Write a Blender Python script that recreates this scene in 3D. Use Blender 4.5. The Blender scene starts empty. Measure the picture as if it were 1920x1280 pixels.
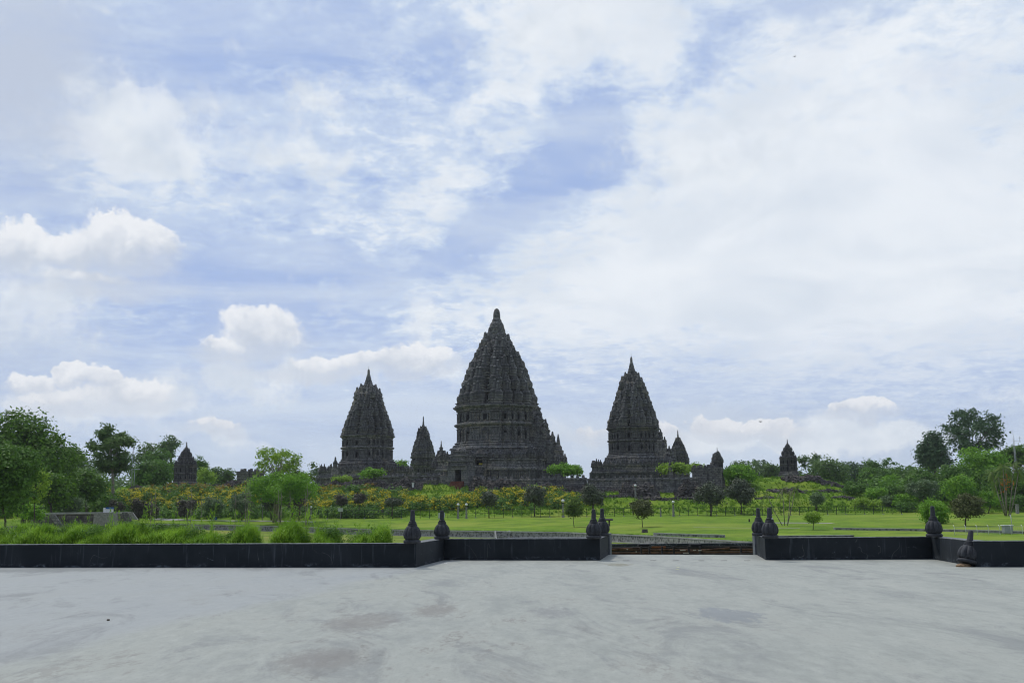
import bpy, math, random
import numpy as np
from math import radians as R, sin, cos, pi
from mathutils import Vector, Matrix

# ------------------------------------------------------------------ camera
F = 1867.0            # focal length in pixels of the 1920 wide photograph (about 35 mm)
CAM = np.array([0.0, 0.0, 1.6])
PITCH = math.atan(313.0 / F)
ROLL = 0.008
_r0 = np.array([1.0, 0, 0]); _f0 = np.array([0, cos(PITCH), sin(PITCH)]); _u0 = np.array([0, -sin(PITCH), cos(PITCH)])
_right = _r0 * cos(ROLL) - _u0 * sin(ROLL)
_up = _u0 * cos(ROLL) + _r0 * sin(ROLL)
scene = bpy.context.scene
COL = scene.collection
cam_data = bpy.data.cameras.new("camera")
cam = bpy.data.objects.new("camera", cam_data)
COL.objects.link(cam)
cam_data.sensor_width = 36.0
cam_data.lens = 36.0 * F / 1920.0
cam_data.clip_start = 0.1
cam_data.clip_end = 6000
cam.matrix_world = Matrix(((_right[0], _up[0], -_f0[0], CAM[0]), (_right[1], _up[1], -_f0[1], CAM[1]),
                           (_right[2], _up[2], -_f0[2], CAM[2]), (0, 0, 0, 1)))
scene.camera = cam

def ray(px, py):
    return _right * ((px - 960) / F) + _up * ((640 - py) / F) + _f0
def at(px, py, Y):
    d = ray(px, py); return CAM + d * (Y / d[1])
def plane(px, py, z):
    d = ray(px, py); return CAM + d * ((z - CAM[2]) / d[2])
def azel(px, py):
    d = ray(px, py); d = d / np.linalg.norm(d)
    return math.atan2(d[0], d[1]), math.asin(d[2])

# ------------------------------------------------------------------ view, sun, world
scene.render.engine = 'CYCLES'
scene.view_settings.view_transform = 'Standard'
scene.view_settings.look = 'None'
scene.view_settings.exposure = 0.0
scene.view_settings.gamma = 1.0
scene.view_settings.use_curve_mapping = False
scene.cycles.max_bounces = 5
scene.cycles.diffuse_bounces = 3
scene.cycles.transparent_max_bounces = 8
scene.cycles.volume_bounces = 0
scene.cycles.filter_width = 1.1
SUN_EL, SUN_AZ = R(58), R(-42)        # azimuth measured from +Y towards +X
sun_d = bpy.data.lights.new("sun", 'SUN')
sun_d.energy = 2.0; sun_d.angle = R(9); sun_d.color = (1.0, 0.96, 0.9)
sun = bpy.data.objects.new("sun", sun_d); COL.objects.link(sun)
_sd = Vector((sin(SUN_AZ) * cos(SUN_EL), cos(SUN_AZ) * cos(SUN_EL), sin(SUN_EL)))
sun.rotation_euler = (-_sd).to_track_quat('-Z', 'Y').to_euler()
sun.location = (-60, 40, 120)

# ---- small node language -------------------------------------------------
class S:
    """wraps a node socket so formulas can be written out"""
    def __init__(s, nt, sock): s.nt, s.o = nt, sock
    def _m(s, op, *a, clamp=False):
        n = s.nt.nodes.new('ShaderNodeMath'); n.operation = op; n.use_clamp = clamp
        for i, v in enumerate((s,) + a):
            if isinstance(v, S): s.nt.links.new(v.o, n.inputs[i])
            else: n.inputs[i].default_value = v
        return S(s.nt, n.outputs[0])
    def __add__(s, b): return s._m('ADD', b)
    __radd__ = __add__
    def __sub__(s, b): return s._m('SUBTRACT', b)
    def __rsub__(s, b): return s._m('MULTIPLY_ADD', -1.0, b)
    def __mul__(s, b): return s._m('MULTIPLY', b)
    __rmul__ = __mul__
    def __truediv__(s, b): return s._m('DIVIDE', b)
    def mad(s, a, b): return s._m('MULTIPLY_ADD', a, b)
    def max(s, b): return s._m('MAXIMUM', b)
    def min(s, b): return s._m('MINIMUM', b)
    def exp(s): return s._m('EXPONENT')
    def pow(s, b): return s._m('POWER', b)
    def clamp(s): return s._m('ADD', 0.0, clamp=True)
    def map(s, a, b, c=0.0, d=1.0, smooth=True):
        n = s.nt.nodes.new('ShaderNodeMapRange')
        n.interpolation_type = 'SMOOTHSTEP' if smooth else 'LINEAR'
        s.nt.links.new(s.o, n.inputs['Value'])
        n.inputs['From Min'].default_value = a; n.inputs['From Max'].default_value = b
        n.inputs['To Min'].default_value = c; n.inputs['To Max'].default_value = d
        return S(s.nt, n.outputs['Result'])

def noise(nt, vec, scale, detail=5.0, rough=0.55, dist=0.0, color=False, dims='3D'):
    n = nt.nodes.new('ShaderNodeTexNoise'); n.noise_dimensions = dims
    nt.links.new(vec, n.inputs['Vector'])
    n.inputs['Scale'].default_value = scale; n.inputs['Detail'].default_value = detail
    n.inputs['Roughness'].default_value = rough; n.inputs['Distortion'].default_value = dist
    return n.outputs['Color'] if color else S(nt, n.outputs[0])
def vmath(nt, op, a, b=None, scale=None):
    n = nt.nodes.new('ShaderNodeVectorMath'); n.operation = op
    for i, v in enumerate((a, b)):
        if v is None: continue
        if hasattr(v, 'default_value') and not isinstance(v, (tuple, list)): nt.links.new(v, n.inputs[i])
        else: n.inputs[i].default_value = v
    if scale is not None:
        if isinstance(scale, S): nt.links.new(scale.o, n.inputs['Scale'])
        else: n.inputs['Scale'].default_value = scale
    return n.outputs[1] if op == 'DOT_PRODUCT' else n.outputs[0]
def combine(nt, x, y, z):
    n = nt.nodes.new('ShaderNodeCombineXYZ')
    for i, v in enumerate((x, y, z)):
        if isinstance(v, S): nt.links.new(v.o, n.inputs[i])
        else: n.inputs[i].default_value = v
    return n.outputs[0]
def mixc(nt, fac, a, b):
    n = nt.nodes.new('ShaderNodeMix'); n.data_type = 'RGBA'; n.clamp_factor = True
    if isinstance(fac, S): nt.links.new(fac.o, n.inputs[0])
    else: n.inputs[0].default_value = fac
    for i, v in ((6, a), (7, b)):
        if isinstance(v, (tuple, list)): n.inputs[i].default_value = (*v[:3], 1)
        else: nt.links.new(v, n.inputs[i])
    return n.outputs[2]

world = bpy.data.worlds.new("World"); scene.world = world; world.use_nodes = True
def build_sky():
    nt = world.node_tree; nt.nodes.clear()
    out = nt.nodes.new('ShaderNodeOutputWorld'); bg = nt.nodes.new('ShaderNodeBackground')
    nt.links.new(bg.outputs[0], out.inputs[0])
    sky = nt.nodes.new('ShaderNodeTexSky'); sky.sky_type = 'NISHITA'; sky.sun_disc = False
    sky.sun_elevation = SUN_EL; sky.sun_rotation = SUN_AZ % (2 * pi); sky.altitude = 100
    sky.air_density = 1.0; sky.dust_density = 2.0; sky.ozone_density = 1.0
    tc = nt.nodes.new('ShaderNodeTexCoord')
    gv = vmath(nt, 'NORMALIZE', tc.outputs['Generated'])
    sp = nt.nodes.new('ShaderNodeSeparateXYZ'); nt.links.new(gv, sp.inputs[0])
    x, y, z = (S(nt, o) for o in sp.outputs)
    az = x._m('ARCTAN2', y); el = z._m('ARCSINE')
    flat = combine(nt, az, el, 0.0)                       # direction as azimuth, elevation
    # planar projection of the high layer, it gives the clouds their perspective
    zz = z.max(0.0) + 0.16
    pl = combine(nt, x / zz, y / zz, 0.0)
    # warps
    w1 = vmath(nt, 'SUBTRACT', noise(nt, flat, 7.0, 4, 0.6, color=True), (0.5, 0.5, 0.5))
    warped = vmath(nt, 'ADD', flat, vmath(nt, 'SCALE', w1, scale=0.10))
    w2 = vmath(nt, 'SUBTRACT', noise(nt, flat, 22.0, 5, 0.62, color=True), (0.5, 0.5, 0.5))
    puffy = vmath(nt, 'ADD', flat, vmath(nt, 'SCALE', w2, scale=0.042))

    def blob(vec, cx, cy, rx, ry, rot=0.0):
        a0, e0 = azel(cx, cy)
        c, s = cos(R(rot)), sin(R(rot))
        ax, ex = azel(cx + 5, cy); kx = 5 / math.hypot(ax - a0, ex - e0)
        ay, ey = azel(cx, cy - 5); ky = 5 / math.hypot(ay - a0, ey - e0)
        # u along the long axis (picture right, turned counter-clockwise by rot)
        e1 = (kx * c / rx, ky * s / rx, 0.0); e2 = (-kx * s / ry, ky * c / ry, 0.0)
        u = S(nt, vmath(nt, 'DOT_PRODUCT', vec, e1)) - (e1[0] * a0 + e1[1] * e0)
        v = S(nt, vmath(nt, 'DOT_PRODUCT', vec, e2)) - (e2[0] * a0 + e2[1] * e0)
        return u, v
    def gauss(vec, cx, cy, rx, ry, rot, amp):
        u, v = blob(vec, cx, cy, rx, ry, rot)
        r2 = u.mad(u, v * v)
        return (r2 * -1.0).exp() * amp

    # ---- coverage of the high layer
    cover = None
    for g in HIGH:
        t = gauss(warped, *g)
        cover = t if cover is None else cover + t
    big = noise(nt, pl, 1.1, 4, 0.6)
    rip = noise(nt, pl, 9.5, 6, 0.66, 0.25)
    fine = noise(nt, pl, 26.0, 4, 0.62, 0.3)
    tex = (big - 0.5) * 0.55 + (rip - 0.5) * 1.9 + (fine - 0.5) * 0.85
    cov = cover + tex * 1.3 + 0.50
    dens = cov.map(0.02, 0.98)
    thick = cov.map(0.55, 1.35)
    # streaky veil
    st = combine(nt, az * 1.0, el * 5.5, 0.3)
    streak = noise(nt, st, 3.2, 6, 0.6, 0.8)
    veil = streak.map(0.30, 0.74) * el.map(0.0, 0.42, 0.85, 0.62)
    # ---- base colour of clear sky: Nishita plus the whitish air of a humid day
    base = vmath(nt, 'SCALE', sky.outputs[0], scale=0.085)
    air = el.map(0.0, 0.30, 0.97, 0.92)
    clear = mixc(nt, air, base, (0.375, 0.50, 0.80))
    low = mixc(nt, el.map(-0.02, 0.17, 0.8, 0.0), clear, (0.56, 0.64, 0.72))
    col = mixc(nt, veil, low, (0.67, 0.75, 0.855))
    # high layer colour: pale blue where thin, white where thick, grey mottling
    mott = noise(nt, pl, 2.3, 5, 0.55, 0.5)
    m_side = az.map(-0.5, 0.5, 0.0, 1.0)
    thin_c = mixc(nt, m_side, (0.58, 0.69, 0.865), (0.67, 0.76, 0.885))
    th_c = mixc(nt, mott.map(0.30, 0.66), (0.71, 0.775, 0.86), (0.845, 0.89, 0.945))
    hc = mixc(nt, thick, thin_c, th_c)
    a_high = dens * el.map(0.02, 0.20, 0.30, 0.97)
    col = mixc(nt, a_high, col, hc)
    # grey veils (shaded cloud bases)
    for (g, c3) in GREYS:
        t = gauss(warped, *g)
        col = mixc(nt, (t * (0.55 + (rip * 0.9))).clamp(), col, c3)
    faint = None
    for g in FAINT:
        t = gauss(puffy, *g); faint = t if faint is None else faint + t
    fa = (faint + (noise(nt, puffy, 30.0, 6, 0.66) - 0.5) * 2.0 - 0.15).map(0.0, 0.8)
    col = mixc(nt, fa * 0.8, col, mixc(nt, noise(nt, flat, 18.0, 4).map(.35, .65), (0.67, 0.735, 0.82), (0.83, 0.875, 0.925)))
    # ---- cumulus with bright tops and flat grey bases
    dmax = None; hs = None; ws = None
    for (cx, cy, rx, ry, k) in CUMULUS:
        u, v = blob(puffy, cx, cy, rx, ry)
        vb = v.max(v * -1.45)                            # flatter underneath
        d = (u.mad(u, vb * vb) * -1.0 + 1.0) * k
        dmax = d if dmax is None else dmax.max(d)
        w = (d * 3.0).exp()
        hs = w * v if hs is None else w.mad(v, hs)
        ws = w if ws is None else ws + w
    hgt = hs / ws
    lump = noise(nt, puffy, 46.0, 4, 0.6, 0.2)
    lump2 = noise(nt, flat, 15.0, 5, 0.6, 0.3)
    dc = dmax + (lump - 0.5) * 1.1 + (lump2 - 0.5) * 0.8
    edge = hgt.map(-0.7, 0.6, 1.4, 0.30)               # soft below, crisp on top
    a_c = (dc / edge).map(0.0, 1.0) * hgt.map(-0.75, 0.15, 0.12, 1.0)
    lit = (hgt * 0.95 + (lump - 0.5) * 1.3 + (lump2 - 0.5) * 3.0 - 0.02)
    cc = mixc(nt, lit.map(-0.45, 0.75), (0.585, 0.645, 0.745), (0.86, 0.885, 0.925))
    warm = el.map(0.04, 0.15, 0.45, 0.0)
    cc = mixc(nt, warm, cc, (0.72, 0.73, 0.77))
    under = (dc + 1.3).map(0.0, 1.7) * hgt.map(0.5, -0.9, 0.12, 0.75)   # soft grey skirt under each cloud
    col = mixc(nt, under, col, (0.615, 0.67, 0.765))
    col = mixc(nt, a_c * el.map(0.03, 0.14, 0.82, 0.97), col, cc)
    rear_dim = y.map(-0.5, 0.25, 0.70, 1.0)                  # unseen sky behind the viewer dimmed, added to darken faces turned this way
    nt.links.new(vmath(nt, 'SCALE', col, scale=rear_dim), bg.inputs[0]); bg.inputs[1].default_value = 1.0
# gaussians: centre x, y, half width, half height (photo pixels), turn, amount
HIGH = [
    (1640, 300, 520, 330, 0, 0.75), (1080, 40, 250, 105, 0, 0.85), (1330, 430, 420, 200, 12, 0.42), (1560, 560, 640, 170, 0, 0.75), (1000, 600, 260, 90, 0, 0.25),
    (1300, 250, 170, 70, 0, 0.30),
    (60, 60, 140, 90, 0, 0.3), (1105, 225, 60, 92, 8, -1.05), (1010, 345, 125, 54, 48, -1.0), (1175, 310, 85, 34, -5, -0.75), (900, 440, 130, 36, 25, -0.95), 
    (1130, 300, 60, 50, 0, -0.5),
    (600, 520, 190, 55, 6, -0.62), (420, 570, 260, 55, -14, -0.40),
    (1340, 60, 60, 40, 40, -0.55), (1490, 5, 130, 26, 8, -0.95), (1280, 130, 110, 30, 20, -0.45),
    (830, 60, 60, 90, 0, -0.55), (500, 60, 330, 110, 5, -0.36), (170, 125, 130, 40, -10, -0.45), (330, 165, 130, 40, 0, -0.32),
    (205, 250, 125, 75, -25, 0.80), (320, 320, 170, 60, -12, 0.34), (590, 185, 50, 38, 0, 0.45), (410, 215, 60, 50, 0, 0.2), (600, 300, 60, 35, -15, 0.40), (500, 290, 60, 50, 0, 0.18),
    (860, 260, 190, 130, 30, 0.26), (820, 400, 180, 60, 12, 0.34), (60, 330, 120, 45, 0, -0.32), (330, 430, 260, 42, -8, -0.20), (640, 430, 120, 40, 0, 0.10),
    (1500, 760, 900, 90, 0, -0.30), (1250, 650, 300, 60, 0, -0.12), (200, 700, 500, 120, 0, -0.25),
    (620, 100, 120, 70, 20, 0.10), (450, 100, 40, 50, 0, 0.18),
]
GREYS = [
    ((30, 130, 190, 190, 0, 1.0), (0.53, 0.60, 0.735)), ((0, 620, 190, 90, 0, 0.45), (0.55, 0.62, 0.74)),
    ((1760, 140, 70, 40, 0, 0.40), (0.66, 0.715, 0.83)), ((1530, 60, 90, 60, 0, 0.28), (0.68, 0.73, 0.83)),
    ((1500, 690, 600, 50, 0, 0.25), (0.61, 0.68, 0.80)), ((1400, 800, 500, 40, 0, 0.45), (0.53, 0.60, 0.72)),
]
# cumulus: centre x, y, half width, half height, strength
CUMULUS = [
    (30, 470, 75, 58, 1.0), (130, 482, 90, 46, 1.0), (225, 465, 112, 78, 1.1), (285, 470, 58, 58, 0.9), (170, 525, 150, 38, 0.7),
    (495, 628, 88, 62, 0.95), (425, 655, 60, 30, 0.85), (600, 688, 110, 28, 0.6), (780, 672, 90, 32, 0.9), (700, 685, 100, 26, 0.8),
    (60, 722, 62, 30, 0.9), (135, 712, 46, 36, 1.0), (190, 712, 50, 36, 1.0), (235, 742, 100, 40, 0.9), (110, 755, 110, 34, 0.8),
    (405, 806, 50, 20, 0.75), (1235, 820, 55, 26, 0.75), (1345, 802, 62, 34, 1.0), (1440, 806, 74, 30, 0.95),
    (1610, 768, 76, 22, 0.85), (1110, 812, 58, 22, 0.65),
]
FAINT = [
    (255, 235, 110, 75, -25, 1.25), (330, 300, 130, 50, -15, 0.55), (590, 188, 62, 44, 0, 0.85), (600, 300, 75, 34, -12, 0.8), (500, 285, 60, 50, 0, 0.45), (415, 205, 60, 45, 0, 0.45), (445, 95, 40, 50, 0, 0.35), (1090, 60, 220, 70, 0, 0.6), (1400, 250, 260, 80, 0, 0.5), (1300, 330, 200, 60, 0, 0.4),
    (60, 560, 170, 45, 0, 0.9), (20, 620, 150, 50, 0, 0.5), (790, 622, 34, 44, 0, 0.8), (790, 582, 44, 28, 0, 0.45), (430, 705, 90, 24, 0, 0.8), (500, 738, 120, 22, 0, 0.6), (600, 600, 80, 60, 0, 0.25), (860, 690, 60, 22, 0, 0.6), (640, 700, 200, 24, 0, 0.5),
    (120, 765, 190, 34, 0, 0.9), (290, 745, 70, 40, 0, 0.8), (440, 824, 80, 18, 0, 0.7), (340, 820, 60, 26, 0, 0.4), (1030, 795, 40, 22, 0, 0.5), (1400, 826, 180, 24, 0, 0.9), (1290, 832, 80, 22, 0, 0.7),
    (1545, 778, 60, 16, 0, 0.8), (1640, 800, 130, 22, 0, 0.7), (1540, 815, 100, 18, 0, 0.6), (1740, 805, 90, 28, 0, 0.4), (1890, 742, 60, 24, 0, 0.5), (1660, 824, 220, 20, 0, 0.5), (560, 680, 60, 20, 0, 0.5), (1110, 825, 90, 18, 0, 0.5), (200, 640, 60, 20, 0, 0.2),
]
build_sky()
world.cycles.sampling_method = 'MANUAL'; world.cycles.sample_map_resolution = 256
scene.cycles.use_adaptive_sampling = True; scene.cycles.adaptive_threshold = 0.015; scene.cycles.adaptive_min_samples = 8

# ------------------------------------------------------------------ helpers
rng = np.random.default_rng(11)
def tag(o, label=None, cat=None, group=None, kind=None):
    if label: o['label'] = label
    if cat: o['category'] = cat
    if group: o['group'] = group
    if kind: o['kind'] = kind
    return o
def empty(name, loc, rz=0.0, label=None, cat=None, group=None):
    o = bpy.data.objects.new(name, None); COL.objects.link(o)
    o.location = tuple(float(v) for v in loc); o.rotation_euler = (0, 0, rz); o.empty_display_size = 0.3
    return tag(o, label, cat, group)
def link(name, me, mat=None, parent=None, loc=None, rz=0.0):
    o = bpy.data.objects.new(name, me); COL.objects.link(o)
    if mat is not None:
        for m in (mat if isinstance(mat, (list, tuple)) else (mat,)): me.materials.append(m)
    if loc is not None: o.location = tuple(float(v) for v in loc)
    o.rotation_euler = (0, 0, rz)
    if parent is not None: o.parent = parent
    return o
def copy_tree(o, parent=None):
    c = o.copy(); COL.objects.link(c)
    if parent is not None: c.parent = parent
    for ch in list(o.children): copy_tree(ch, c)
    return c

class MB:
    """collects vertices and faces of one mesh"""
    def __init__(s): s.v, s.f, s.m, s.sm = [], [], [], []
    def add(s, vs, fs, mi=0, smooth=False):
        b = len(s.v); s.v += [tuple(map(float, p)) for p in vs]
        for f in fs: s.f.append(tuple(b + i for i in f)); s.m.append(mi); s.sm.append(smooth)
    def box(s, c, d, rz=0.0, mi=0, top=1.0):
        """box of size d about centre c, its top scaled by `top`"""
        x, y, z = (k / 2 for k in d); cr, sr = cos(rz), sin(rz); vs = []
        for kz in (-1, 1):
            t = top if kz > 0 else 1.0
            for kx, ky in ((-1, -1), (1, -1), (1, 1), (-1, 1)):
                px, py = kx * x * t, ky * y * t
                vs.append((c[0] + px * cr - py * sr, c[1] + px * sr + py * cr, c[2] + kz * z))
        s.add(vs, [(3, 2, 1, 0), (4, 5, 6, 7), (0, 1, 5, 4), (1, 2, 6, 5), (2, 3, 7, 6), (3, 0, 4, 7)], mi)
    def sweep(s, poly, prof, mi=0, c=(0, 0), smooth=False):
        """plan outline `poly` swept up a profile [(scale, z)...], capped"""
        n = len(poly); vs = []
        for (k, z) in prof: vs += [(c[0] + p[0] * k, c[1] + p[1] * k, z) for p in poly]
        fs = []
        for i in range(len(prof) - 1):
            for j in range(n):
                a, b = i * n + j, i * n + (j + 1) % n
                fs.append((a, b, b + n, a + n))
        fs.append(tuple(range(n))[::-1]); fs.append(tuple((len(prof) - 1) * n + j for j in range(n)))
        s.add(vs, fs, mi, smooth)
    def tube(s, pts, rad, n=6, mi=0, smooth=True):
        pts = [np.array(p, float) for p in pts]; vs = []
        for i, p in enumerate(pts):
            d = pts[min(i + 1, len(pts) - 1)] - pts[max(i - 1, 0)]; d /= (np.linalg.norm(d) + 1e-9)
            a = np.cross(d, (0, 0, 1.0) if abs(d[2]) < 0.9 else (1.0, 0, 0)); a /= np.linalg.norm(a); b = np.cross(d, a)
            r = rad[i] if hasattr(rad, '__len__') else rad
            for k in range(n):
                t = 2 * pi * k / n; vs.append(p + (a * cos(t) + b * sin(t)) * r)
        fs = []
        for i in range(len(pts) - 1):
            for k in range(n):
                q = i * n + k; w = i * n + (k + 1) % n
                fs.append((q, q + n, w + n, w))
        fs.append(tuple(range(n))); fs.append(tuple((len(pts) - 1) * n + k for k in range(n))[::-1])
        s.add(vs, fs, mi, smooth)
    def mesh(s, name):
        me = bpy.data.meshes.new(name); me.from_pydata(s.v, [], s.f)
        me.polygons.foreach_set('material_index', s.m); me.polygons.foreach_set('use_smooth', s.sm)
        me.update(); return me
    def build(s, name, mat, parent=None, loc=None, rz=0.0):
        return link(name, s.mesh(name), mat, parent, loc, rz)

def np_mesh(name, verts, nper, mat_index=None):
    """mesh of separate polygons with nper corners each"""
    n = len(verts); nf = n // nper
    me = bpy.data.meshes.new(name)
    me.vertices.add(n); me.vertices.foreach_set('co', np.asarray(verts, dtype=np.float32).ravel())
    me.loops.add(n); me.loops.foreach_set('vertex_index', np.arange(n, dtype=np.int32))
    me.polygons.add(nf); me.polygons.foreach_set('loop_start', np.arange(0, n, nper, dtype=np.int32))
    me.polygons.foreach_set('loop_total', np.full(nf, nper, dtype=np.int32))
    if mat_index is not None: me.polygons.foreach_set('material_index', np.asarray(mat_index, dtype=np.int32))
    me.update(calc_edges=True); return me

# ------------------------------------------------------------------ materials
def new_mat(name):
    m = bpy.data.materials.new(name); m.use_nodes = True; nt = m.node_tree; nt.nodes.clear()
    out = nt.nodes.new('ShaderNodeOutputMaterial'); b = nt.nodes.new('ShaderNodeBsdfPrincipled')
    nt.links.new(b.outputs[0], out.inputs[0]); b.inputs['Specular IOR Level'].default_value = 0.25
    return m, nt, b
def objco(nt): return nt.nodes.new('ShaderNodeTexCoord').outputs['Object']
def worldco(nt): return nt.nodes.new('ShaderNodeNewGeometry').outputs['Position']
def bump(nt, b, h, strength=0.3, dist=0.02):
    n = nt.nodes.new('ShaderNodeBump'); n.inputs['Strength'].default_value = strength; n.inputs['Distance'].default_value = dist
    nt.links.new(h.o if isinstance(h, S) else h, n.inputs['Height']); nt.links.new(n.outputs[0], b.inputs['Normal'])
def simple(name, c, rough=0.7, var=0.25, scale=3.0, metal=0.0, bmp=0.0):
    m, nt, b = new_mat(name); v = objco(nt)
    n = noise(nt, v, scale, 5, 0.6)
    nt.links.new(mixc(nt, n.map(0.3, 0.7), [k * (1 - var) for k in c], [min(1, k * (1 + var)) for k in c]), b.inputs['Base Color'])
    b.inputs['Roughness'].default_value = rough; b.inputs['Metallic'].default_value = metal
    if bmp: bump(nt, b, noise(nt, v, scale * 6, 4), bmp, 0.02)
    return m
def stone(name, dark, mid, warm, sc=1.0, block=0.45):
    """weathered andesite masonry: courses of blocks, each its own tone, black crust, warm clean patches"""
    m, nt, b = new_mat(name); v = objco(nt)
    sp = nt.nodes.new('ShaderNodeSeparateXYZ'); nt.links.new(v, sp.inputs[0])
    x, y, z = (S(nt, o) for o in sp.outputs)
    br = nt.nodes.new('ShaderNodeTexBrick'); nt.links.new(combine(nt, x + y * 0.83, z, 0.0), br.inputs['Vector'])
    br.inputs['Color1'].default_value = (0.25, 0.25, 0.25, 1); br.inputs['Color2'].default_value = (1, 1, 1, 1); br.inputs['Mortar'].default_value = (0, 0, 0, 1)
    br.inputs['Scale'].default_value = 1.0; br.inputs['Brick Width'].default_value = block * 1.7; br.inputs['Row Height'].default_value = block
    br.inputs['Mortar Size'].default_value = 0.035; br.inputs['Bias'].default_value = 0.0
    bl = S(nt, br.outputs['Color'])
    big = noise(nt, v, 0.22 * sc, 6, 0.6); mid_n = noise(nt, v, 1.6 * sc, 6, 0.65); fine = noise(nt, v, 6.0 * sc, 4, 0.6)
    sv = combine(nt, x * 1.2, y * 1.2, z * 0.16)
    drip = noise(nt, sv, 1.3 * sc, 5, 0.6)
    c = mixc(nt, (mid_n * 0.75 + bl * 0.35 + fine * 0.25).map(0.42, 0.92), dark, mid)
    c = mixc(nt, (big.map(0.46, 0.64) * bl * 1.0).clamp(), c, warm)
    c = mixc(nt, drip.map(0.50, 0.70, 0.0, 0.72), c, [k * 0.55 for k in dark])
    oi = nt.nodes.new('ShaderNodeObjectInfo'); rv = S(nt, oi.outputs['Random']).map(0.0, 1.0, 0.72, 1.30, smooth=False)   # every carved piece has weathered differently
    c = vmath(nt, 'SCALE', c, scale=rv)
    nt.links.new(c, b.inputs['Base Color']); b.inputs['Roughness'].default_value = 0.92
    bump(nt, b, bl * 0.5 + fine * 0.6 + mid_n * 0.8, 0.9, 0.25)
    return m
M = {}
M['stone'] = stone('andesite', (0.060, 0.059, 0.060), (0.255, 0.248, 0.24), (0.36, 0.315, 0.25))
M['stone_far'] = stone('andesite_weathered', (0.065, 0.062, 0.063), (0.27, 0.255, 0.245), (0.34, 0.30, 0.25))
M['rubble'] = stone('fallen_blocks', (0.050, 0.046, 0.045), (0.155, 0.14, 0.13), (0.22, 0.185, 0.15), 2.0, 0.6)
M['stone_light'] = stone('grey_masonry', (0.10, 0.10, 0.098), (0.26, 0.255, 0.245), (0.32, 0.30, 0.26), 2.0, 0.5)
M['brick'] = simple('red_brick', (0.16, 0.062, 0.04), 0.9, 0.4, 3.0)
M['near_black'] = simple('near_black_fill', (0.012, 0.012, 0.014), 0.95)  # painted in for the shade inside niches, doorways and slots; also on girders
M['bark'] = simple('bark', (0.10, 0.085, 0.065), 0.9, 0.4, 2.0)
M['bark_pale'] = simple('pale_bark', (0.26, 0.23, 0.18), 0.9, 0.35, 2.0)
M['white_paint'] = simple('white_paint', (0.72, 0.72, 0.70), 0.5, 0.1)
M['globe'] = simple('white_globe', (0.80, 0.80, 0.78), 0.35, 0.03)
M['fence'] = simple('green_metal', (0.020, 0.035, 0.024), 0.6, 0.2)
M['grey_metal'] = simple('galvanised_metal', (0.34, 0.36, 0.37), 0.5, 0.15, 3.0, 0.4)
M['blue'] = simple('blue_plastic', (0.02, 0.09, 0.30), 0.5, 0.1)
M['concrete_pole'] = simple('weathered_post', (0.24, 0.235, 0.22), 0.9, 0.3, 5.0)
M['sign_board'] = simple('pale_sign_board', (0.50, 0.52, 0.50), 0.6, 0.06)
M['sign_ink'] = simple('sign_print', (0.12, 0.13, 0.14), 0.6, 0.06)
M['sandstone'] = simple('sand_patch', (0.34, 0.31, 0.24), 0.9, 0.15)

def leafmat(name, dark, light, sc=0.55, trans=0.33):
    m, nt, b = new_mat(name); v = worldco(nt)
    n = noise(nt, v, sc, 4, 0.6); n2 = noise(nt, v, sc * 7, 2, 0.5)
    dark = [dark[0] * 1.85, dark[1] * 1.75, dark[2] * 1.4]; light = [light[0] * 1.85, light[1] * 1.75, light[2] * 1.4]
    c = mixc(nt, (n * 0.6 + n2 * 0.4).map(0.36, 0.64), dark, light)
    out = [q for q in nt.nodes if q.type == 'OUTPUT_MATERIAL'][0]
    nt.links.new(c, b.inputs['Base Color']); b.inputs['Roughness'].default_value = 0.6; b.inputs['Specular IOR Level'].default_value = 0.2
    t = nt.nodes.new('ShaderNodeBsdfTranslucent'); nt.links.new(c, t.inputs[0])
    mx = nt.nodes.new('ShaderNodeMixShader'); mx.inputs[0].default_value = trans
    nt.links.new(b.outputs[0], mx.inputs[1]); nt.links.new(t.outputs[0], mx.inputs[2]); nt.links.new(mx.outputs[0], out.inputs[0])
    return m
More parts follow.
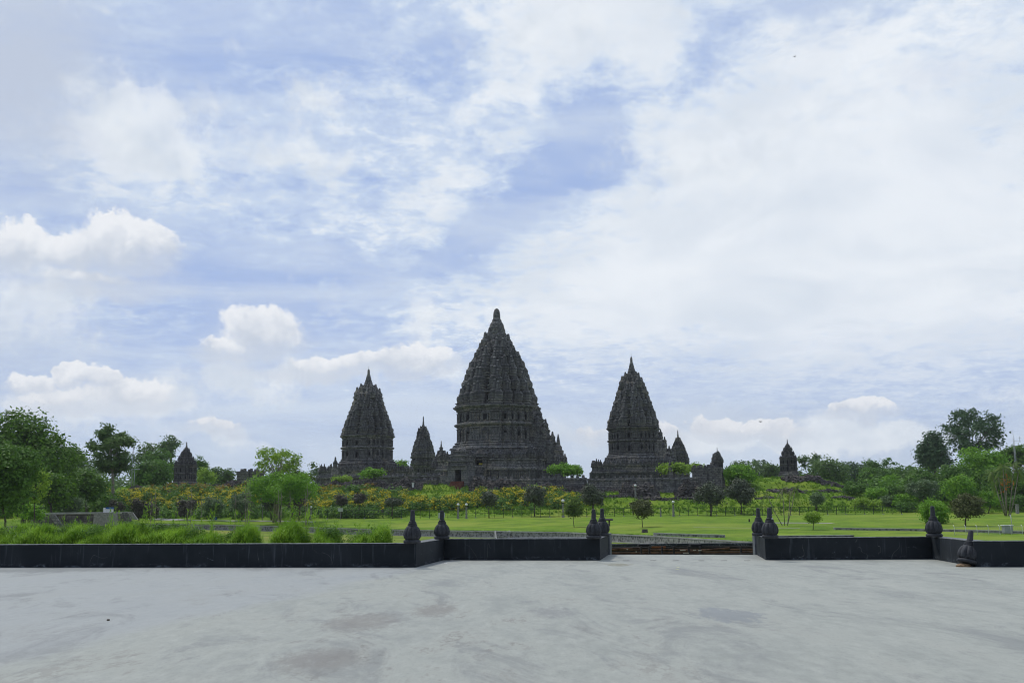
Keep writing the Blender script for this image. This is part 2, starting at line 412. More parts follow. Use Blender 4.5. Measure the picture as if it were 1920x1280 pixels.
L = dict(
    deep=leafmat('leaf_deep_green', (0.026, 0.066, 0.010), (0.080, 0.160, 0.020)),
    mid=leafmat('leaf_mid_green', (0.035, 0.085, 0.018), (0.085, 0.165, 0.035)),
    bright=leafmat('leaf_bright_green', (0.060, 0.150, 0.015), (0.135, 0.260, 0.030)),
    lime=leafmat('leaf_lime_green', (0.100, 0.180, 0.025), (0.200, 0.300, 0.050)),
    olive=leafmat('leaf_olive', (0.044, 0.080, 0.018), (0.098, 0.150, 0.034)),
    grey=leafmat('leaf_grey_green', (0.050, 0.085, 0.050), (0.110, 0.165, 0.090)),
    far=leafmat('leaf_dull_green', (0.040, 0.080, 0.030), (0.095, 0.155, 0.055)),
    dusk=leafmat('leaf_blue_green', (0.030, 0.062, 0.036), (0.068, 0.118, 0.068)),
    purple=leafmat('leaf_dark_leathery', (0.026, 0.036, 0.027), (0.080, 0.098, 0.075), 2.2, 0.1),
    maroon=leafmat('leaf_dark_maroon', (0.028, 0.027, 0.027), (0.072, 0.070, 0.064), 2.0, 0.1),
    brown=leafmat('leaf_brownish', (0.040, 0.052, 0.022), (0.090, 0.105, 0.045), 2.0, 0.12),
    dry=leafmat('leaf_dry', (0.16, 0.10, 0.03), (0.30, 0.17, 0.05), 2.0, 0.2),
    fern=leafmat('leaf_feathery', (0.080, 0.170, 0.020), (0.20, 0.33, 0.045), 1.2, 0.35),
    fern_dark=leafmat('leaf_feathery_dark', (0.030, 0.080, 0.012), (0.085, 0.165, 0.025), 1.2, 0.25),
    yellow=leafmat('petal_yellow', (0.29, 0.26, 0.010), (0.40, 0.36, 0.020), 1.0, 0.25),
    orange=leafmat('petal_orange', (0.17, 0.105, 0.012), (0.22, 0.16, 0.02), 1.0, 0.25),
    white=leafmat('petal_white', (0.3, 0.3, 0.3), (0.42, 0.44, 0.45), 1.0, 0.2),
    red=leafmat('leaf_red_orange', (0.30, 0.08, 0.02), (0.45, 0.14, 0.03), 1.0, 0.2),
    grassy=leafmat('grass_blades', (0.050, 0.115, 0.011), (0.115, 0.205, 0.022), 0.16, 0.3),
)

# ------------------------------------------------------------------ terrain
def sm(t): t = np.clip(t, 0, 1); return t * t * (3 - 2 * t)
_rw = []                                   # line of the retaining wall: X, Y, z of its top
for px, py, Y in ((117, 985.7, 205), (265, 981.7, 208), (398, 983.5, 206), (500, 985.5, 200)):
    p = at(px, py, Y); _rw.append((p[0], p[1], p[2]))
for px, py in ((700, 992), (850, 994.5), (1060, 997.5), (1240, 1005), (1400, 1015.5)):
    p = plane(px, py, -1.9); _rw.append((p[0], p[1], p[2]))
RW = np.array([(-900, 215, -1.2), (-160, 205, -1.2)] + _rw + [(60, 84, -1.95), (140, 70, -2.0), (900, 60, -2.0)])
RWX = RW[:, 0]
def wallY(X): return np.interp(X, RWX, RW[:, 1])
def wallZ(X): return np.interp(X, RWX, RW[:, 2])
def lumps(X, Y, s):
    return (np.sin(X * 0.31 * s + 1.3 + 1.7 * np.sin(Y * 0.17 * s)) + np.sin(Y * 0.43 * s + 0.4 + 1.5 * np.sin(X * 0.23 * s + 2)) + 0.6 * np.sin(X * 0.9 * s + Y * 0.7 * s)) / 2.6
def terrain(X, Y):
    X = np.asarray(X, float); Y = np.asarray(Y, float)
    yw, zw = wallY(X), wallZ(X)
    lawn = zw + (-0.4 - zw) * sm((Y - yw) / (225 - yw)) + 0.05 * lumps(X, Y, 0.5)
    m = np.interp(X, [-400, -132, -106, 78, 106, 132, 220, 500], [0.15, 0.12, 1, 1, 0.55, 0.34, 0.34, 0.34])
    prof = np.interp(Y, [225, 235, 245, 258, 268, 278, 500, 900], [0, 1.2, 3.6, 5.8, 7.8, 8.3, 8.3, 8.3])
    rough = sm((Y - 228) / 14) * (1 - sm((Y - 275) / 10))
    hill = 1.9 * np.exp(-((X - 77) / 17) ** 2 - ((Y - 272) / 11) ** 2) + 0.5 * np.exp(-((X + 22) / 9) ** 2 - ((Y - 262) / 6) ** 2)
    steps = 0.35 * np.sin(Y * 0.62 + 0.02 * X) * rough
    z = lawn + prof * m + hill + rough * m * (0.42 * lumps(X, Y, 1.0) + 0.15 * lumps(X, Y, 3.1)) + steps * m
    z = np.where(Y < yw, zw - 1.02 + 0.04 * lumps(X, Y, 0.6), z)
    return z
def tz(X, Y): return float(terrain(X, Y))
def ground(px, py, y0=45.0, y1=420.0):
    """where the line of sight through a photo pixel meets the terrain"""
    d = ray(px, py); Ys = np.linspace(y0, y1, 6000)
    P = CAM[None, :] + d[None, :] * (Ys / d[1])[:, None]
    below = P[:, 2] <= terrain(P[:, 0], P[:, 1])
    if not below.any(): return P[-1]
    i = int(np.argmax(below)); return P[i]
def col(px, Y):
    """point of the terrain at depth Y in the direction of photo column px"""
    p = at(px, 940, Y); return np.array([p[0], Y, tz(p[0], Y)])

def grass_material(name, a, b_, dry, rough_scale):
    m, nt, b = new_mat(name); v = worldco(nt)
    n1 = noise(nt, v, 0.035, 5, 0.62); n2 = noise(nt, v, 0.22, 7, 0.72); n3 = noise(nt, v, rough_scale, 3, 0.6)
    c = mixc(nt, (n2 * 0.8 + n3 * 0.2).map(0.38, 0.62), a, b_)
    c = mixc(nt, n1.map(0.46, 0.66, 0.0, 0.8), c, dry)
    nt.links.new(c, b.inputs['Base Color']); b.inputs['Roughness'].default_value = 0.95; b.inputs['Specular IOR Level'].default_value = 0.1
    bump(nt, b, n3 + n2, 0.8, 0.15); return m
M['lawn'] = grass_material('lawn_grass', (0.085, 0.165, 0.013), (0.185, 0.285, 0.022), (0.25, 0.30, 0.045), 3.0)
M['lawn_low'] = grass_material('low_lawn_grass', (0.12, 0.17, 0.025), (0.20, 0.26, 0.04), (0.26, 0.26, 0.06), 3.0)

def grid(name, X, Yrows, mat, zf):
    """sheet over columns X; Yrows(t) gives the depth of row t for every column"""
    nr = len(Yrows); nc = len(X)
    P = np.zeros((nr, nc, 3))
    for i, Yr in enumerate(Yrows):
        P[i, :, 0] = X; P[i, :, 1] = Yr; P[i, :, 2] = zf(X, Yr)
    me = bpy.data.meshes.new(name)
    idx = np.arange(nr * nc).reshape(nr, nc)
    f = np.stack([idx[:-1, :-1], idx[:-1, 1:], idx[1:, 1:], idx[1:, :-1]], -1).reshape(-1, 4)
    me.from_pydata(P.reshape(-1, 3).tolist(), [], f.tolist()); me.polygons.foreach_set('use_smooth', [True] * len(f)); me.update()
    return tag(link(name, me, mat), kind='structure')
GX = np.unique(np.concatenate([np.linspace(-2500, -200, 14), np.linspace(-200, -120, 30), np.linspace(-120, 140, 260), np.linspace(140, 260, 30), np.linspace(260, 2500, 14)]))
_yw = wallY(GX)
far_rows = [_yw + 0.001 + (226 - _yw) * t for t in np.linspace(0, 1, 26)] + [np.full_like(GX, y) for y in np.concatenate([np.linspace(227, 285, 110), np.linspace(290, 460, 20), (600, 900, 1500, 3000, 5000)])]
grid('ground', GX, far_rows, M['lawn'], terrain)
near_rows = [np.full_like(GX, -60.0)] + [20 + (_yw - 0.02 - 20) * t for t in np.linspace(0, 1, 24)]
grid('low_ground', GX, near_rows, M['lawn_low'], lambda X, Y: wallZ(X) - 1.02 + 0.03 * lumps(X, Y, 0.6))

# retaining wall of the sunken lawn, pale coping above and a pale kerb along its foot
def strip_wall(mb, pts, z0f, z1f, off0, off1):
    """wall along pts (x, y), between offsets off0..off1 in depth, heights given by functions"""
    for (a, b) in zip(pts[:-1], pts[1:]):
        v = []
        for (x, y) in (a, b):
            for o in (off0, off1):
                v += [(x, y + o, z0f(x)), (x, y + o, z1f(x))]
        mb.add(v, [(0, 4, 5, 1), (1, 5, 7, 3), (3, 7, 6, 2), (2, 6, 4, 0), (0, 1, 3, 2), (4, 6, 7, 5)])
wp = [(x, float(wallY(x))) for x in np.linspace(-240, 140, 200)]
def rough_stone(name, a, c2, sc):
    m, nt, b = new_mat(name); v = worldco(nt)
    vo = nt.nodes.new('ShaderNodeTexVoronoi'); nt.links.new(v, vo.inputs['Vector']); vo.inputs['Scale'].default_value = sc
    n = noise(nt, v, sc * 0.5, 5, 0.6); d = S(nt, vo.outputs['Distance'])
    c = mixc(nt, (n * 0.7 + d * 0.5).map(0.35, 0.75), a, c2)
    nt.links.new(c, b.inputs['Base Color']); b.inputs['Roughness'].default_value = 0.95; bump(nt, b, d, 0.6, 0.1); return m
M['fieldstone'] = rough_stone('fieldstone_wall', (0.09, 0.09, 0.085), (0.30, 0.295, 0.28), 2.6)
M['coping'] = simple('pale_coping', (0.36, 0.355, 0.33), 0.9, 0.25, 0.6)
rwall = empty('retaining_wall', (0, 150, -2.9), 0, 'long curved grey fieldstone wall holding up the far lawn, pale coping on top', 'retaining wall')
def shifted(o, parent):
    o.parent = parent; o.matrix_parent_inverse = parent.matrix_basis.inverted(); return o
bpy.context.view_layer.update()
mb = MB(); strip_wall(mb, wp, lambda x: wallZ(x) - 1.3, lambda x: wallZ(x) - 0.10, -0.34, -0.02); shifted(mb.build('stone_face', M['fieldstone']), rwall)
mb = MB(); strip_wall(mb, wp, lambda x: wallZ(x) - 0.10, lambda x: wallZ(x) + 0.05, -0.46, 0.30); shifted(mb.build('coping', M['coping']), rwall)
mb = MB(); strip_wall(mb, wp, lambda x: wallZ(x) - 1.2, lambda x: wallZ(x) - 0.90, -0.95, -0.36); shifted(mb.build('kerb', M['coping']), rwall)
# iron steps set in the wall
for (px, nm) in ((942, 'narrow white-edged steps let into the grey retaining wall'),):
    p = plane(px, 1001, -2.3); x = p[0]; y = float(wallY(x)) - 0.5; z = float(wallZ(x)) - 1.0
    st = empty('garden_steps', (x, y, z), 0.1, nm, 'steps')
    for s_ in (-1, 1):
        mb = MB(); mb.add([(s_ * 1.0 - .12, -1.3, 0), (s_ * 1.1 + .12, -1.3, 0), (s_ * 1.1 + .12, .4, 0), (s_ * 1.1 - .12, .4, 0), (s_ * 1.1 - .12, -1.1, .15), (s_ * 1.1 + .12, -1.1, .15), (s_ * 1.1 + .12, .4, 1.15), (s_ * 1.1 - .12, .4, 1.15)],
                          [(3, 2, 1, 0), (4, 5, 6, 7), (0, 1, 5, 4), (1, 2, 6, 5), (2, 3, 7, 6), (3, 0, 4, 7)]); mb.build('side_slab', M['coping'], st)
    for k in range(5): mb = MB(); mb.box((0, -1.0 + 0.28 * k, 0.1 + 0.1 * k), (1.94, 0.27, 0.2 + 0.2 * k)); mb.build('step', M['fieldstone'], st)

def path_strip(name, pix, w, mat, lift=0.03):
    pts = [ground(*q) for q in pix]; v = []; f = []
    P = []
    for a, b in zip(pts[:-1], pts[1:]):
        for t in np.linspace(0, 1, 12, endpoint=False): P.append(a + (b - a) * t)
    P.append(pts[-1])
    for k, p in enumerate(P):
        for o in (-w / 2, w / 2): v.append((p[0], p[1] + o, tz(p[0], p[1] + o) + lift))
    for k in range(len(P) - 1): f.append((2 * k, 2 * k + 2, 2 * k + 3, 2 * k + 1))
    me = bpy.data.meshes.new(name); me.from_pydata(v, [], f); me.update()
    return tag(link(name, me, mat), kind='structure')
M['path'] = simple('grey_path', (0.33, 0.33, 0.31), 0.95, 0.25, 0.4)
path_strip('path', [(280, 972), (430, 976), (520, 976.5), (590, 978)], 3.0, M['path'])
path_strip('path', [(1425, 980), (1490, 980), (1560, 980.5)], 3.2, M['path'])
path_strip('path', [(1300, 988), (1420, 990), (1500, 990)], 0.5, M['path'])
def low_edge(label, pix, h, w, name='stone_edging'):
    pts = [ground(*q) for q in pix]; P = []
    for a, b in zip(pts[:-1], pts[1:]):
        for t in np.linspace(0, 1, 10, endpoint=False): q = a + (b - a) * t; P.append((q[0], q[1]))
    P.append((pts[-1][0], pts[-1][1])); yi = {round(x, 4): y for x, y in P}
    xs = [p[0] for p in P]; ys = [p[1] for p in P]
    zf = lambda x: tz(x, float(np.interp(x, xs, ys)))
    r = empty(name, (xs[0], ys[0], zf(xs[0])), 0, label, 'edging'); bpy.context.view_layer.update()
    mb = MB(); strip_wall(mb, P, lambda x: zf(x) - 0.3, lambda x: zf(x) + h - 0.08, 0, w); shifted(mb.build('stone_face', M['fieldstone']), r)
    mb = MB(); strip_wall(mb, P, lambda x: zf(x) + h - 0.08, lambda x: zf(x) + h, -0.06, w + 0.06); shifted(mb.build('coping', M['coping']), r)
low_edge('low stone drain edge with pale top in the lawn just above the retaining wall', [(1226, 1006), (1360, 1008)], 0.36, 0.4)
low_edge('long low stone kerb crossing the lawn behind the right-hand wall', [(1565, 993), (1700, 995), (1800, 997), (2000, 1003)], 0.32, 0.5)

# rough grass on the slope (too fine to count)
def tufts(name, n, region, h0, h1, mat, seed, blades=5, spread=0.35, w=0.10):
    g = np.random.default_rng(seed); X, Y = region(g, n); n = len(X)
    Z = terrain(X, Y); A = g.uniform(0, 2 * pi, (n, blades)); H = g.uniform(h0, h1, (n, 1)) * g.uniform(0.6, 1.1, (n, blades))
    lean = g.uniform(0.05, spread, (n, blades)) * H * 1.6; wd = w * g.uniform(0.7, 1.4, (n, blades))
    bx = X[:, None] + np.cos(A) * spread * 0.4; by = Y[:, None] + np.sin(A) * spread * 0.4; bz = Z[:, None] - 0.08 + 0 * A
    V = np.zeros((n, blades, 3, 3)); pa = A + pi / 2
    V[..., 0, :] = np.stack([bx + np.cos(pa) * wd, by + np.sin(pa) * wd, bz], -1)
    V[..., 1, :] = np.stack([bx - np.cos(pa) * wd, by - np.sin(pa) * wd, bz], -1)
    V[..., 2, :] = np.stack([bx + np.cos(A) * lean, by + np.sin(A) * lean, bz + H], -1)
    return link(name, np_mesh(name, V.reshape(-1, 3), 3), mat)
def slope(g, n):
    X = g.uniform(-112, 128, n); Y = g.uniform(229, 276, n); k = (lumps(X, Y, 0.8) + g.normal(0, 0.5, n)) > -0.35
    return X[k], Y[k]
tag(tufts('rough_grass', 26000, slope, 0.35, 0.85, L['grassy'], 3), 'rough uncut grass covering the slope below the ruins', 'grass', kind='stuff')
def lawn_edge(g, n):
    X = g.uniform(-100, 60, n); Y = wallY(X) + np.abs(g.normal(0, 0.7, n)) + 0.3; return X, Y
tag(tufts('kerb_grass', 5000, lawn_edge, 0.10, 0.30, L['grassy'], 4, 4, 0.3, 0.06), 'short tufts growing along the coping of the retaining wall', 'grass', kind='stuff')

# ------------------------------------------------------------------ temples
def redent(k1=1.0, w1=0.42, k2=0.88, w2=0.62, k3=0.74):
    """plan of a temple: square with stepped projections, unit half width"""
    q = [(k1, -w1), (k1, w1), (k2, w1), (k2, w2), (k3, w2), (k3, k3), (w2, k3), (w2, k2), (w1, k2), (w1, k1)]
    pts = [(k1, 0.0001)]; base = [(k1, w1), (k2, w1), (k2, w2), (k3, w2), (k3, k3), (w2, k3), (w2, k2), (w1, k2), (w1, k1)]
    out = []
    for r in range(4):
        c, s = [(1, 0), (0, 1), (-1, 0), (0, -1)][r]
        out += [(x * c - y * s, x * s + y * c) for x, y in base]
    return out
PLAN = redent()
PLAN_R = redent(1.0, 0.36, 0.84, 0.60, 0.66)
PLAN_T = redent(1.0, 0.50, 0.93, 0.74, 0.86)
SQ = redent(1.0, 0.5, 0.93, 0.72, 0.86)
def lathe(prof, n=8, ph=0.0):
    mb = MB(); mb.sweep([(cos(2 * pi * k / n + ph), sin(2 * pi * k / n + ph)) for k in range(n)], prof); return mb
def turret_mesh():
    """small bell-shaped stone finial, unit height, unit base half width 0.3"""
    mb = MB()
    mb.sweep([(-1, -1), (1, -1), (1, 1), (-1, 1)], [(0.26, 0), (0.26, 0.06), (0.21, 0.07), (0.21, 0.13), (0.26, 0.15), (0.26, 0.19), (0.18, 0.20)])
    n = 10; ring = [(cos(2 * pi * k / n), sin(2 * pi * k / n)) for k in range(n)]
    mb.sweep(ring, [(0.22, 0.20), (0.26, 0.24), (0.235, 0.28), (0.265, 0.34), (0.27, 0.46), (0.235, 0.55), (0.15, 0.60), (0.17, 0.62), (0.17, 0.65), (0.12, 0.67), (0.105, 0.80), (0.075, 0.96), (0.03, 1.0)])
    return mb.mesh('turret')
TURRET = turret_mesh(); TURRET.materials.append(M['stone'])
def niche_mesh():
    """framed niche with pilasters, lintel and a peaked crest; unit width, unit height; opens towards -y"""
    mb = MB()
    for s in (-1, 1):
        mb.box((s * 0.36, -0.10, 0.38), (0.15, 0.2, 0.62)); mb.box((s * 0.36, -0.12, 0.05), (0.21, 0.24, 0.10))
    mb.box((0, -0.12, 0.73), (0.98, 0.24, 0.08)); mb.box((0, -0.09, 0.81), (0.74, 0.18, 0.08), top=0.85)
    mb.box((0, -0.08, 0.90), (0.42, 0.16, 0.10), top=0.6); mb.box((0, -0.06, 0.97), (0.16, 0.12, 0.06), top=0.4)
    b = len(mb.f); mb.box((0, -0.02, 0.39), (0.50, 0.03, 0.56), mi=1)  # black sheet: recess shade is painted, the wall behind is solid
    return mb.mesh('niche')
NICHE = niche_mesh(); NICHE.materials.append(M['stone']); NICHE.materials.append(M['near_black'])
def panel_mesh():
    """blind panel with slim pilasters"""
    mb = MB()
    for s in (-0.44, -0.16, 0.16, 0.44): mb.box((s, -0.05, 0.45), (0.10, 0.1, 0.86))
    mb.box((0, -0.07, 0.93), (1.0, 0.14, 0.10)); mb.box((0, -0.06, 0.04), (1.0, 0.12, 0.08))
    return mb.mesh('pilaster_panel')
PANEL = panel_mesh(); PANEL.materials.append(M['stone'])

def mould(z0, z1, a, b=None, out=0.06, n=3):
    """moulded band from z0 to z1, from scale a to b, lips standing out"""
    b = a if b is None else b; P = []
    for i in range(n):
        t0, t1 = i / n, (i + 1) / n; k0 = a + (b - a) * t0; za = z0 + (z1 - z0) * t0; zb = z0 + (z1 - z0) * t1; e = out * (1 - 0.3 * i / n)
        P += [(k0 + e, za), (k0 + e, za + (zb - za) * 0.42), (k0 + e * 0.35, za + (zb - za) * 0.5), (k0 + e * 0.35, zb - 0.02 * (z1 - z0))]
    return P
def facets(plan):
    """long facets of a plan: midpoint, outward direction, length"""
    out = []; n = len(plan)
    for i in range(n):
        a, b = np.array(plan[i]), np.array(plan[(i + 1) % n]); d = b - a; l = np.linalg.norm(d)
        nrm = np.array([d[1], -d[0]]) / l; out.append(((a + b) / 2, nrm, l))
    return out

def temple(cx, Y, top_row, half_px, label, name='stone_temple', rot=17.5, scaleZ=None, base_z=None, kind='large', porches=(), hb=1.45,
           levels=None, ledges=None, rat=None, group=None, mat=None, spire='slim', x_top=None, terrace=True, cornice_t=0.435):
    mat = mat or M['stone']
    p = at(cx, 900, Y); x0 = p[0]; z0 = tz(x0, Y) if base_z is None else base_z
    H = at(cx, top_row, Y)[2] - z0
    A = half_px * Y / F / 1.06
    root = empty(name, (x0, Y, z0), R(-rot), label, 'temple', group)
    z = lambda t: t * H
    turrets = []; niches = []; panels = []
    def put(px_, py_, zz, h): turrets.append((px_, py_, zz, h))
    tb = 0.228 if terrace else 0.10
    # --- terrace with stepped plinth and a balustrade
    if terrace:
        T = A * hb; u = 1.0 / T
        mb = MB(); P = [(T * 1.05, -1.5), (T * 1.05, z(0.012)), (T * 1.01, z(0.014)), (T * 1.01, z(0.03)), (T * .985, z(0.035)), (T * .985, z(0.078)), (T * 1.01, z(0.082)), (T * 1.01, z(0.092)), (T * 0.985, z(0.094)), (T * .985, z(0.098))]
        mb.sweep(PLAN_T, P); mb.build('terrace', mat, root)
        mb = MB(); P = [(T * 0.97, z(0.098)), (T * .97, z(0.105)), (T * .95, z(0.107)), (T * .95, z(0.132)), (T * .975, z(0.134)), (T * .975, z(0.142)), (T * .94, z(0.143))]
        mb.sweep(PLAN_T, P); mb.build('balustrade', mat, root)
        hr = H * 0.045
        for (mid, nrm, l) in facets(PLAN_T):
            ln = l * T * .96; n = max(1, int(ln / (hr * 0.75)))
            for k in range(n):
                t = (k + 0.5) / n - 0.5; tx = np.array([-nrm[1], nrm[0]]); q = mid * T * .945 + tx * t * ln
                put(q[0], q[1], z(0.143), hr)
        for (mid, nrm, l) in facets(PLAN_T):
            ln = l * T; n = max(1, round(ln / (H * 0.045)))
            for k in range(n):
                t = (k + 0.5) / n - 0.5; tx = np.array([-nrm[1], nrm[0]]); q = mid * T * .985 + tx * t * ln
                panels.append((q, nrm, z(0.036), ln / n * 0.92, z(0.042)))
        # inner foot rising behind the balustrade
        mb = MB(); P = [(A * 1.22, z(0.10)), (A * 1.22, z(0.165)), (A * 1.17, z(0.17)), (A * 1.17, z(0.178)), (A * 1.12, z(0.182)), (A * 1.12, z(0.198)), (A * 1.16, z(0.20)), (A * 1.13, z(0.21)), (A * 1.07, z(0.214)), (A * 1.08, z(0.222)), (A * 1.03, z(0.228))]
        mb.sweep(PLAN, P); mb.build('foot', mat, root)
    else:
        mb = MB(); P = [(A * 1.25, -1.5), (A * 1.25, z(0.03)), (A * 1.17, z(0.035)), (A * 1.17, z(0.06)), (A * 1.1, z(0.065)), (A * 1.13, z(0.085)), (A * 1.03, z(0.10))]
        mb.sweep(PLAN, P); mb.build('foot', mat, root)
    # --- body in two registers
    tc = cornice_t; tm = (tb + tc) / 2 + 0.003
    mb = MB()
    P = [(A * 1.0, z(tb)), (A * 1.03, z(tb + .004)), (A * 1.03, z(tb + .010)), (A * 0.97, z(tb + .014)), (A * .965, z(tm - .014)), (A * 1.0, z(tm - .010)), (A * 1.04, z(tm - .004)), (A * 1.04, z(tm + .004)), (A * 0.98, z(tm + .010)),
         (A * .955, z(tm + .014)), (A * .955, z(tc - .030)), (A * .99, z(tc - .026)), (A * .99, z(tc - .018)), (A * 1.04, z(tc - .012)), (A * 1.07, z(tc - .006)), (A * 1.07, z(tc)), (A * 1.0, z(tc + .003))]
    mb.sweep(PLAN, P); mb.build('body', mat, root)
    for (mid, nrm, l) in facets(PLAN):
        ln = l * A * .96; tx = np.array([-nrm[1], nrm[0]])
        for (za, zb) in ((tb + .016, tm - .016), (tm + .016, tc - .032)):
            n = 3 if l > 0.7 else 1
            for k in range(n):
                t = (k - (n - 1) / 2) / n; q = mid * A * .958 + tx * t * ln
                if n == 3 and k == 1 or n == 1: niches.append((q, nrm, z(za), min(ln / n * 0.8, z(zb - za) * 0.8), z(zb - za)))
                else: panels.append((q, nrm, z(za), ln / n * 0.94, z(zb - za)))
            if l > 0.15 and n == 1: pass
    # --- roof tiers
    ledges = ledges or [(0.435, 1.00), (0.505, 0.885), (0.585, 0.745), (0.665, 0.615), (0.74, 0.475), (0.80, 0.32)]
    rat = rat or [0.098, 0.095, 0.090, 0.085, 0.076, 0.056]
    for i, (t0, k0) in enumerate(ledges):
        if i + 1 < len(ledges): t1, k1 = ledges[i + 1]
        else: t1, k1 = (0.862, 0.20)
        d = min(k0 * .72, k1 * .86)                     # drum
        a = A; dt = t1 - t0
        P = [(a * (k0 * 0.97), z(t0 + 0.002)), (a * (k0 * 0.97), z(t0 + dt * .07)), (a * d * 1.05, z(t0 + dt * .09)), (a * d * 1.05, z(t0 + dt * .20)), (a * d, z(t0 + dt * .23)), (a * d, z(t0 + dt * .70)),
             (a * d * 1.05, z(t0 + dt * .73)), (a * d * 1.05, z(t0 + dt * .80)), (a * k1 * 1.0, z(t0 + dt * .86)), (a * k1 * 1.0, z(t0 + dt * .97)), (a * k1 * .93, z(t1))]
        mb = MB(); mb.sweep(PLAN_R if i < 4 else SQ, P); mb.build('roof_tier', mat, root)
        pl = PLAN_R if i < 4 else SQ
        hr = H * rat[i]
        for (mid, nrm, l) in facets(pl):
            ln = l * a * k0; tx = np.array([-nrm[1], nrm[0]])
            n = max(1, int(round(ln / (hr * 0.70)))) if l > 0.15 else 0
            for k in range(n):
                t = ((k + 0.5) / n - 0.5); q = mid * a * (k0 * 0.97) - nrm * hr * 0.24 + tx * t * ln
                put(q[0], q[1], z(t0 + dt * .07), hr * (1.12 if (n < 3 or k == n // 2 or k in (0, n - 1)) else 0.80))
        for c_ in pl[::1]:
            rr = math.hypot(*c_)
            if rr > 0.99 * max(math.hypot(*w) for w in pl) or (i < 3 and rr > 0.98):
                q = np.array(c_) * a * k0 * 0.97; q = q - q / np.linalg.norm(q) * hr * .16; put(q[0], q[1], z(t0 + dt * .07), hr * (1.08 if i < len(ledges) - 2 else 1.32))
        if i < 4:
            for (mid, nrm, l) in facets(pl):
                if l > 0.35: niches.append((mid * a * d * 0.99, nrm, z(t0 + dt * .16), l * a * d * .34, z(dt * .75)))
    # --- crown
    t1 = 0.865 if kind == 'large' else 0.86; n = 14
    ring = [(cos(2 * pi * k / n), sin(2 * pi * k / n)) for k in range(n)]
    mb = MB()
    if spire == 'bulb':
        P = [(0.26, .80), (0.25, .835), (0.22, .838), (0.21, .848), (0.225, .852), (0.225, .862), (0.195, .865), (0.205, .885), (0.185, .905), (0.15, .918), (0.135, .920), (0.125, .932), (0.105, .936), (0.098, .942), (0.092, .965), (0.080, .982), (0.055, .993), (0.012, 1.0)]
    elif not terrace:
        P = [(0.22, .76), (0.21, .80), (0.17, .805), (0.16, .83), (0.19, .835), (0.13, .845), (0.12, .87), (0.14, .875), (0.085, .885), (0.075, .91), (0.10, .915), (0.06, .922), (0.05, .975), (0.025, 1.0)]
    else:
        P = [(0.25, .80), (0.24, .835), (0.21, .838), (0.20, .850), (0.215, .855), (0.205, .864), (0.175, .868), (0.175, .885), (0.145, .892), (0.145, .902), (0.12, .908), (0.11, .925), (0.09, .935), (0.078, .950), (0.056, .953), (0.050, .985), (0.030, 1.0)]
    mb.sweep(ring, [(k * A, z(t)) for k, t in P]); mb.build('spire', mat, root)
    if x_top is not None:
        mb = MB(); mb.tube([(0, 0, z(.995)), (0, 0, z(.995) + 1.3)], 0.04, 4); mb.build('lightning_rod', M['grey_metal'], root)
    # --- stair porches on chosen arms
    for arm in porches:
        ang = {'front': -pi / 2, 'right': 0.0, 'back': pi / 2, 'left': pi}[arm]; c, s = cos(ang), sin(ang)
        def rotp(q): return (q[0] * c - q[1] * s, q[0] * s + q[1] * c)
        mb = MB()
        for (d0, w, ta, tb_) in ((1.06, .30, tb - .1, .395), (1.22, .27, tb - .12, .335), (1.38, .24, .06, .275), (1.56, .20, .0, .205)):
            rect = [rotp((x_ * A, y_ * A)) for x_, y_ in ((d0 - .3, -w), (d0, -w), (d0, w), (d0 - .3, w))]
            zc = z(tb_)
            mb.sweep(rect, [(1, z(ta)), (1, zc - H * .02)]); cxm = np.mean([r_[0] for r_ in rect]); cym = np.mean([r_[1] for r_ in rect])
            loc = [(r_[0] - cxm, r_[1] - cym) for r_ in rect]
            mb.sweep(loc, [(1.10, zc - H * .02), (1.10, zc), (.85, zc + H * .006), (.85, zc + H * .02), (.95, zc + H * .022), (.95, zc + H * .03), (.4, zc + H * .045)], c=(cxm, cym))
            for sy in (-1, 0, 1): q = rotp(((d0 - .07) * A, sy * w * .8 * A)); put(q[0], q[1], zc + (H * .03 if sy == 0 else 0), H * (.06 if sy == 0 else .045))
        mb.build('porch', mat, root)
        # gate tower over the foot of the stairs
        g = MB(); q = rotp((1.64 * A, 0)); w = .17 * A
        g.sweep(SQ, [(w, -1.0), (w, z(.115)), (w * 1.15, z(.12)), (w * 1.15, z(.13)), (w * .95, z(.132)), (w * .95, z(.155)), (w * 1.0, z(.158)), (w * .72, z(.165)), (w * .72, z(.185)), (w * .78, z(.188)), (w * .5, z(.195)), (w * .5, z(.21)), (w * .3, z(.22)), (w * .2, z(.25)), (w * .05, z(.28))], c=q)
        g.build('gate_tower', mat, root)
        for k in range(4):
            qq = (q[0] + (w * .8) * (1 if k % 2 else -1), q[1] + (w * .8) * (1 if k // 2 else -1)); put(qq[0], qq[1], z(.13), H * .045)
    # --- link details: those that face the viewer as parts, the rest as one
    v = np.array([-x0, -Y]); v = v / np.linalg.norm(v); ct, st = cos(-R(rot)), sin(-R(rot))
    vl = np.array([v[0] * ct + v[1] * st, -v[0] * st + v[1] * ct])       # viewer direction in temple axes
    def place(me, nm, items, cap, is_t):
        def facing(it):
            if is_t: return (it[0] * vl[0] + it[1] * vl[1]) / A + it[3] / H * 8
            return float(np.dot(it[1], vl)) * 3 + it[3] / A
        items = sorted(items, key=facing, reverse=True)
        rest = items[cap:]
        for it in items[:cap]:
            o = bpy.data.objects.new(nm, me); COL.objects.link(o); o.parent = root
            if is_t: jit = 1.06 + .20 * sin(it[0] * 5.7 + it[1] * 3.1 + it[2]); o.location = (it[0], it[1], it[2]); o.scale = (it[3], it[3], it[3] * jit)
            else:
                o.location = (it[0][0], it[0][1], it[2]); o.rotation_euler = (0, 0, math.atan2(it[1][1], it[1][0]) + pi / 2); o.scale = (it[3], min(it[3], 1.6) * 1.7, it[4])
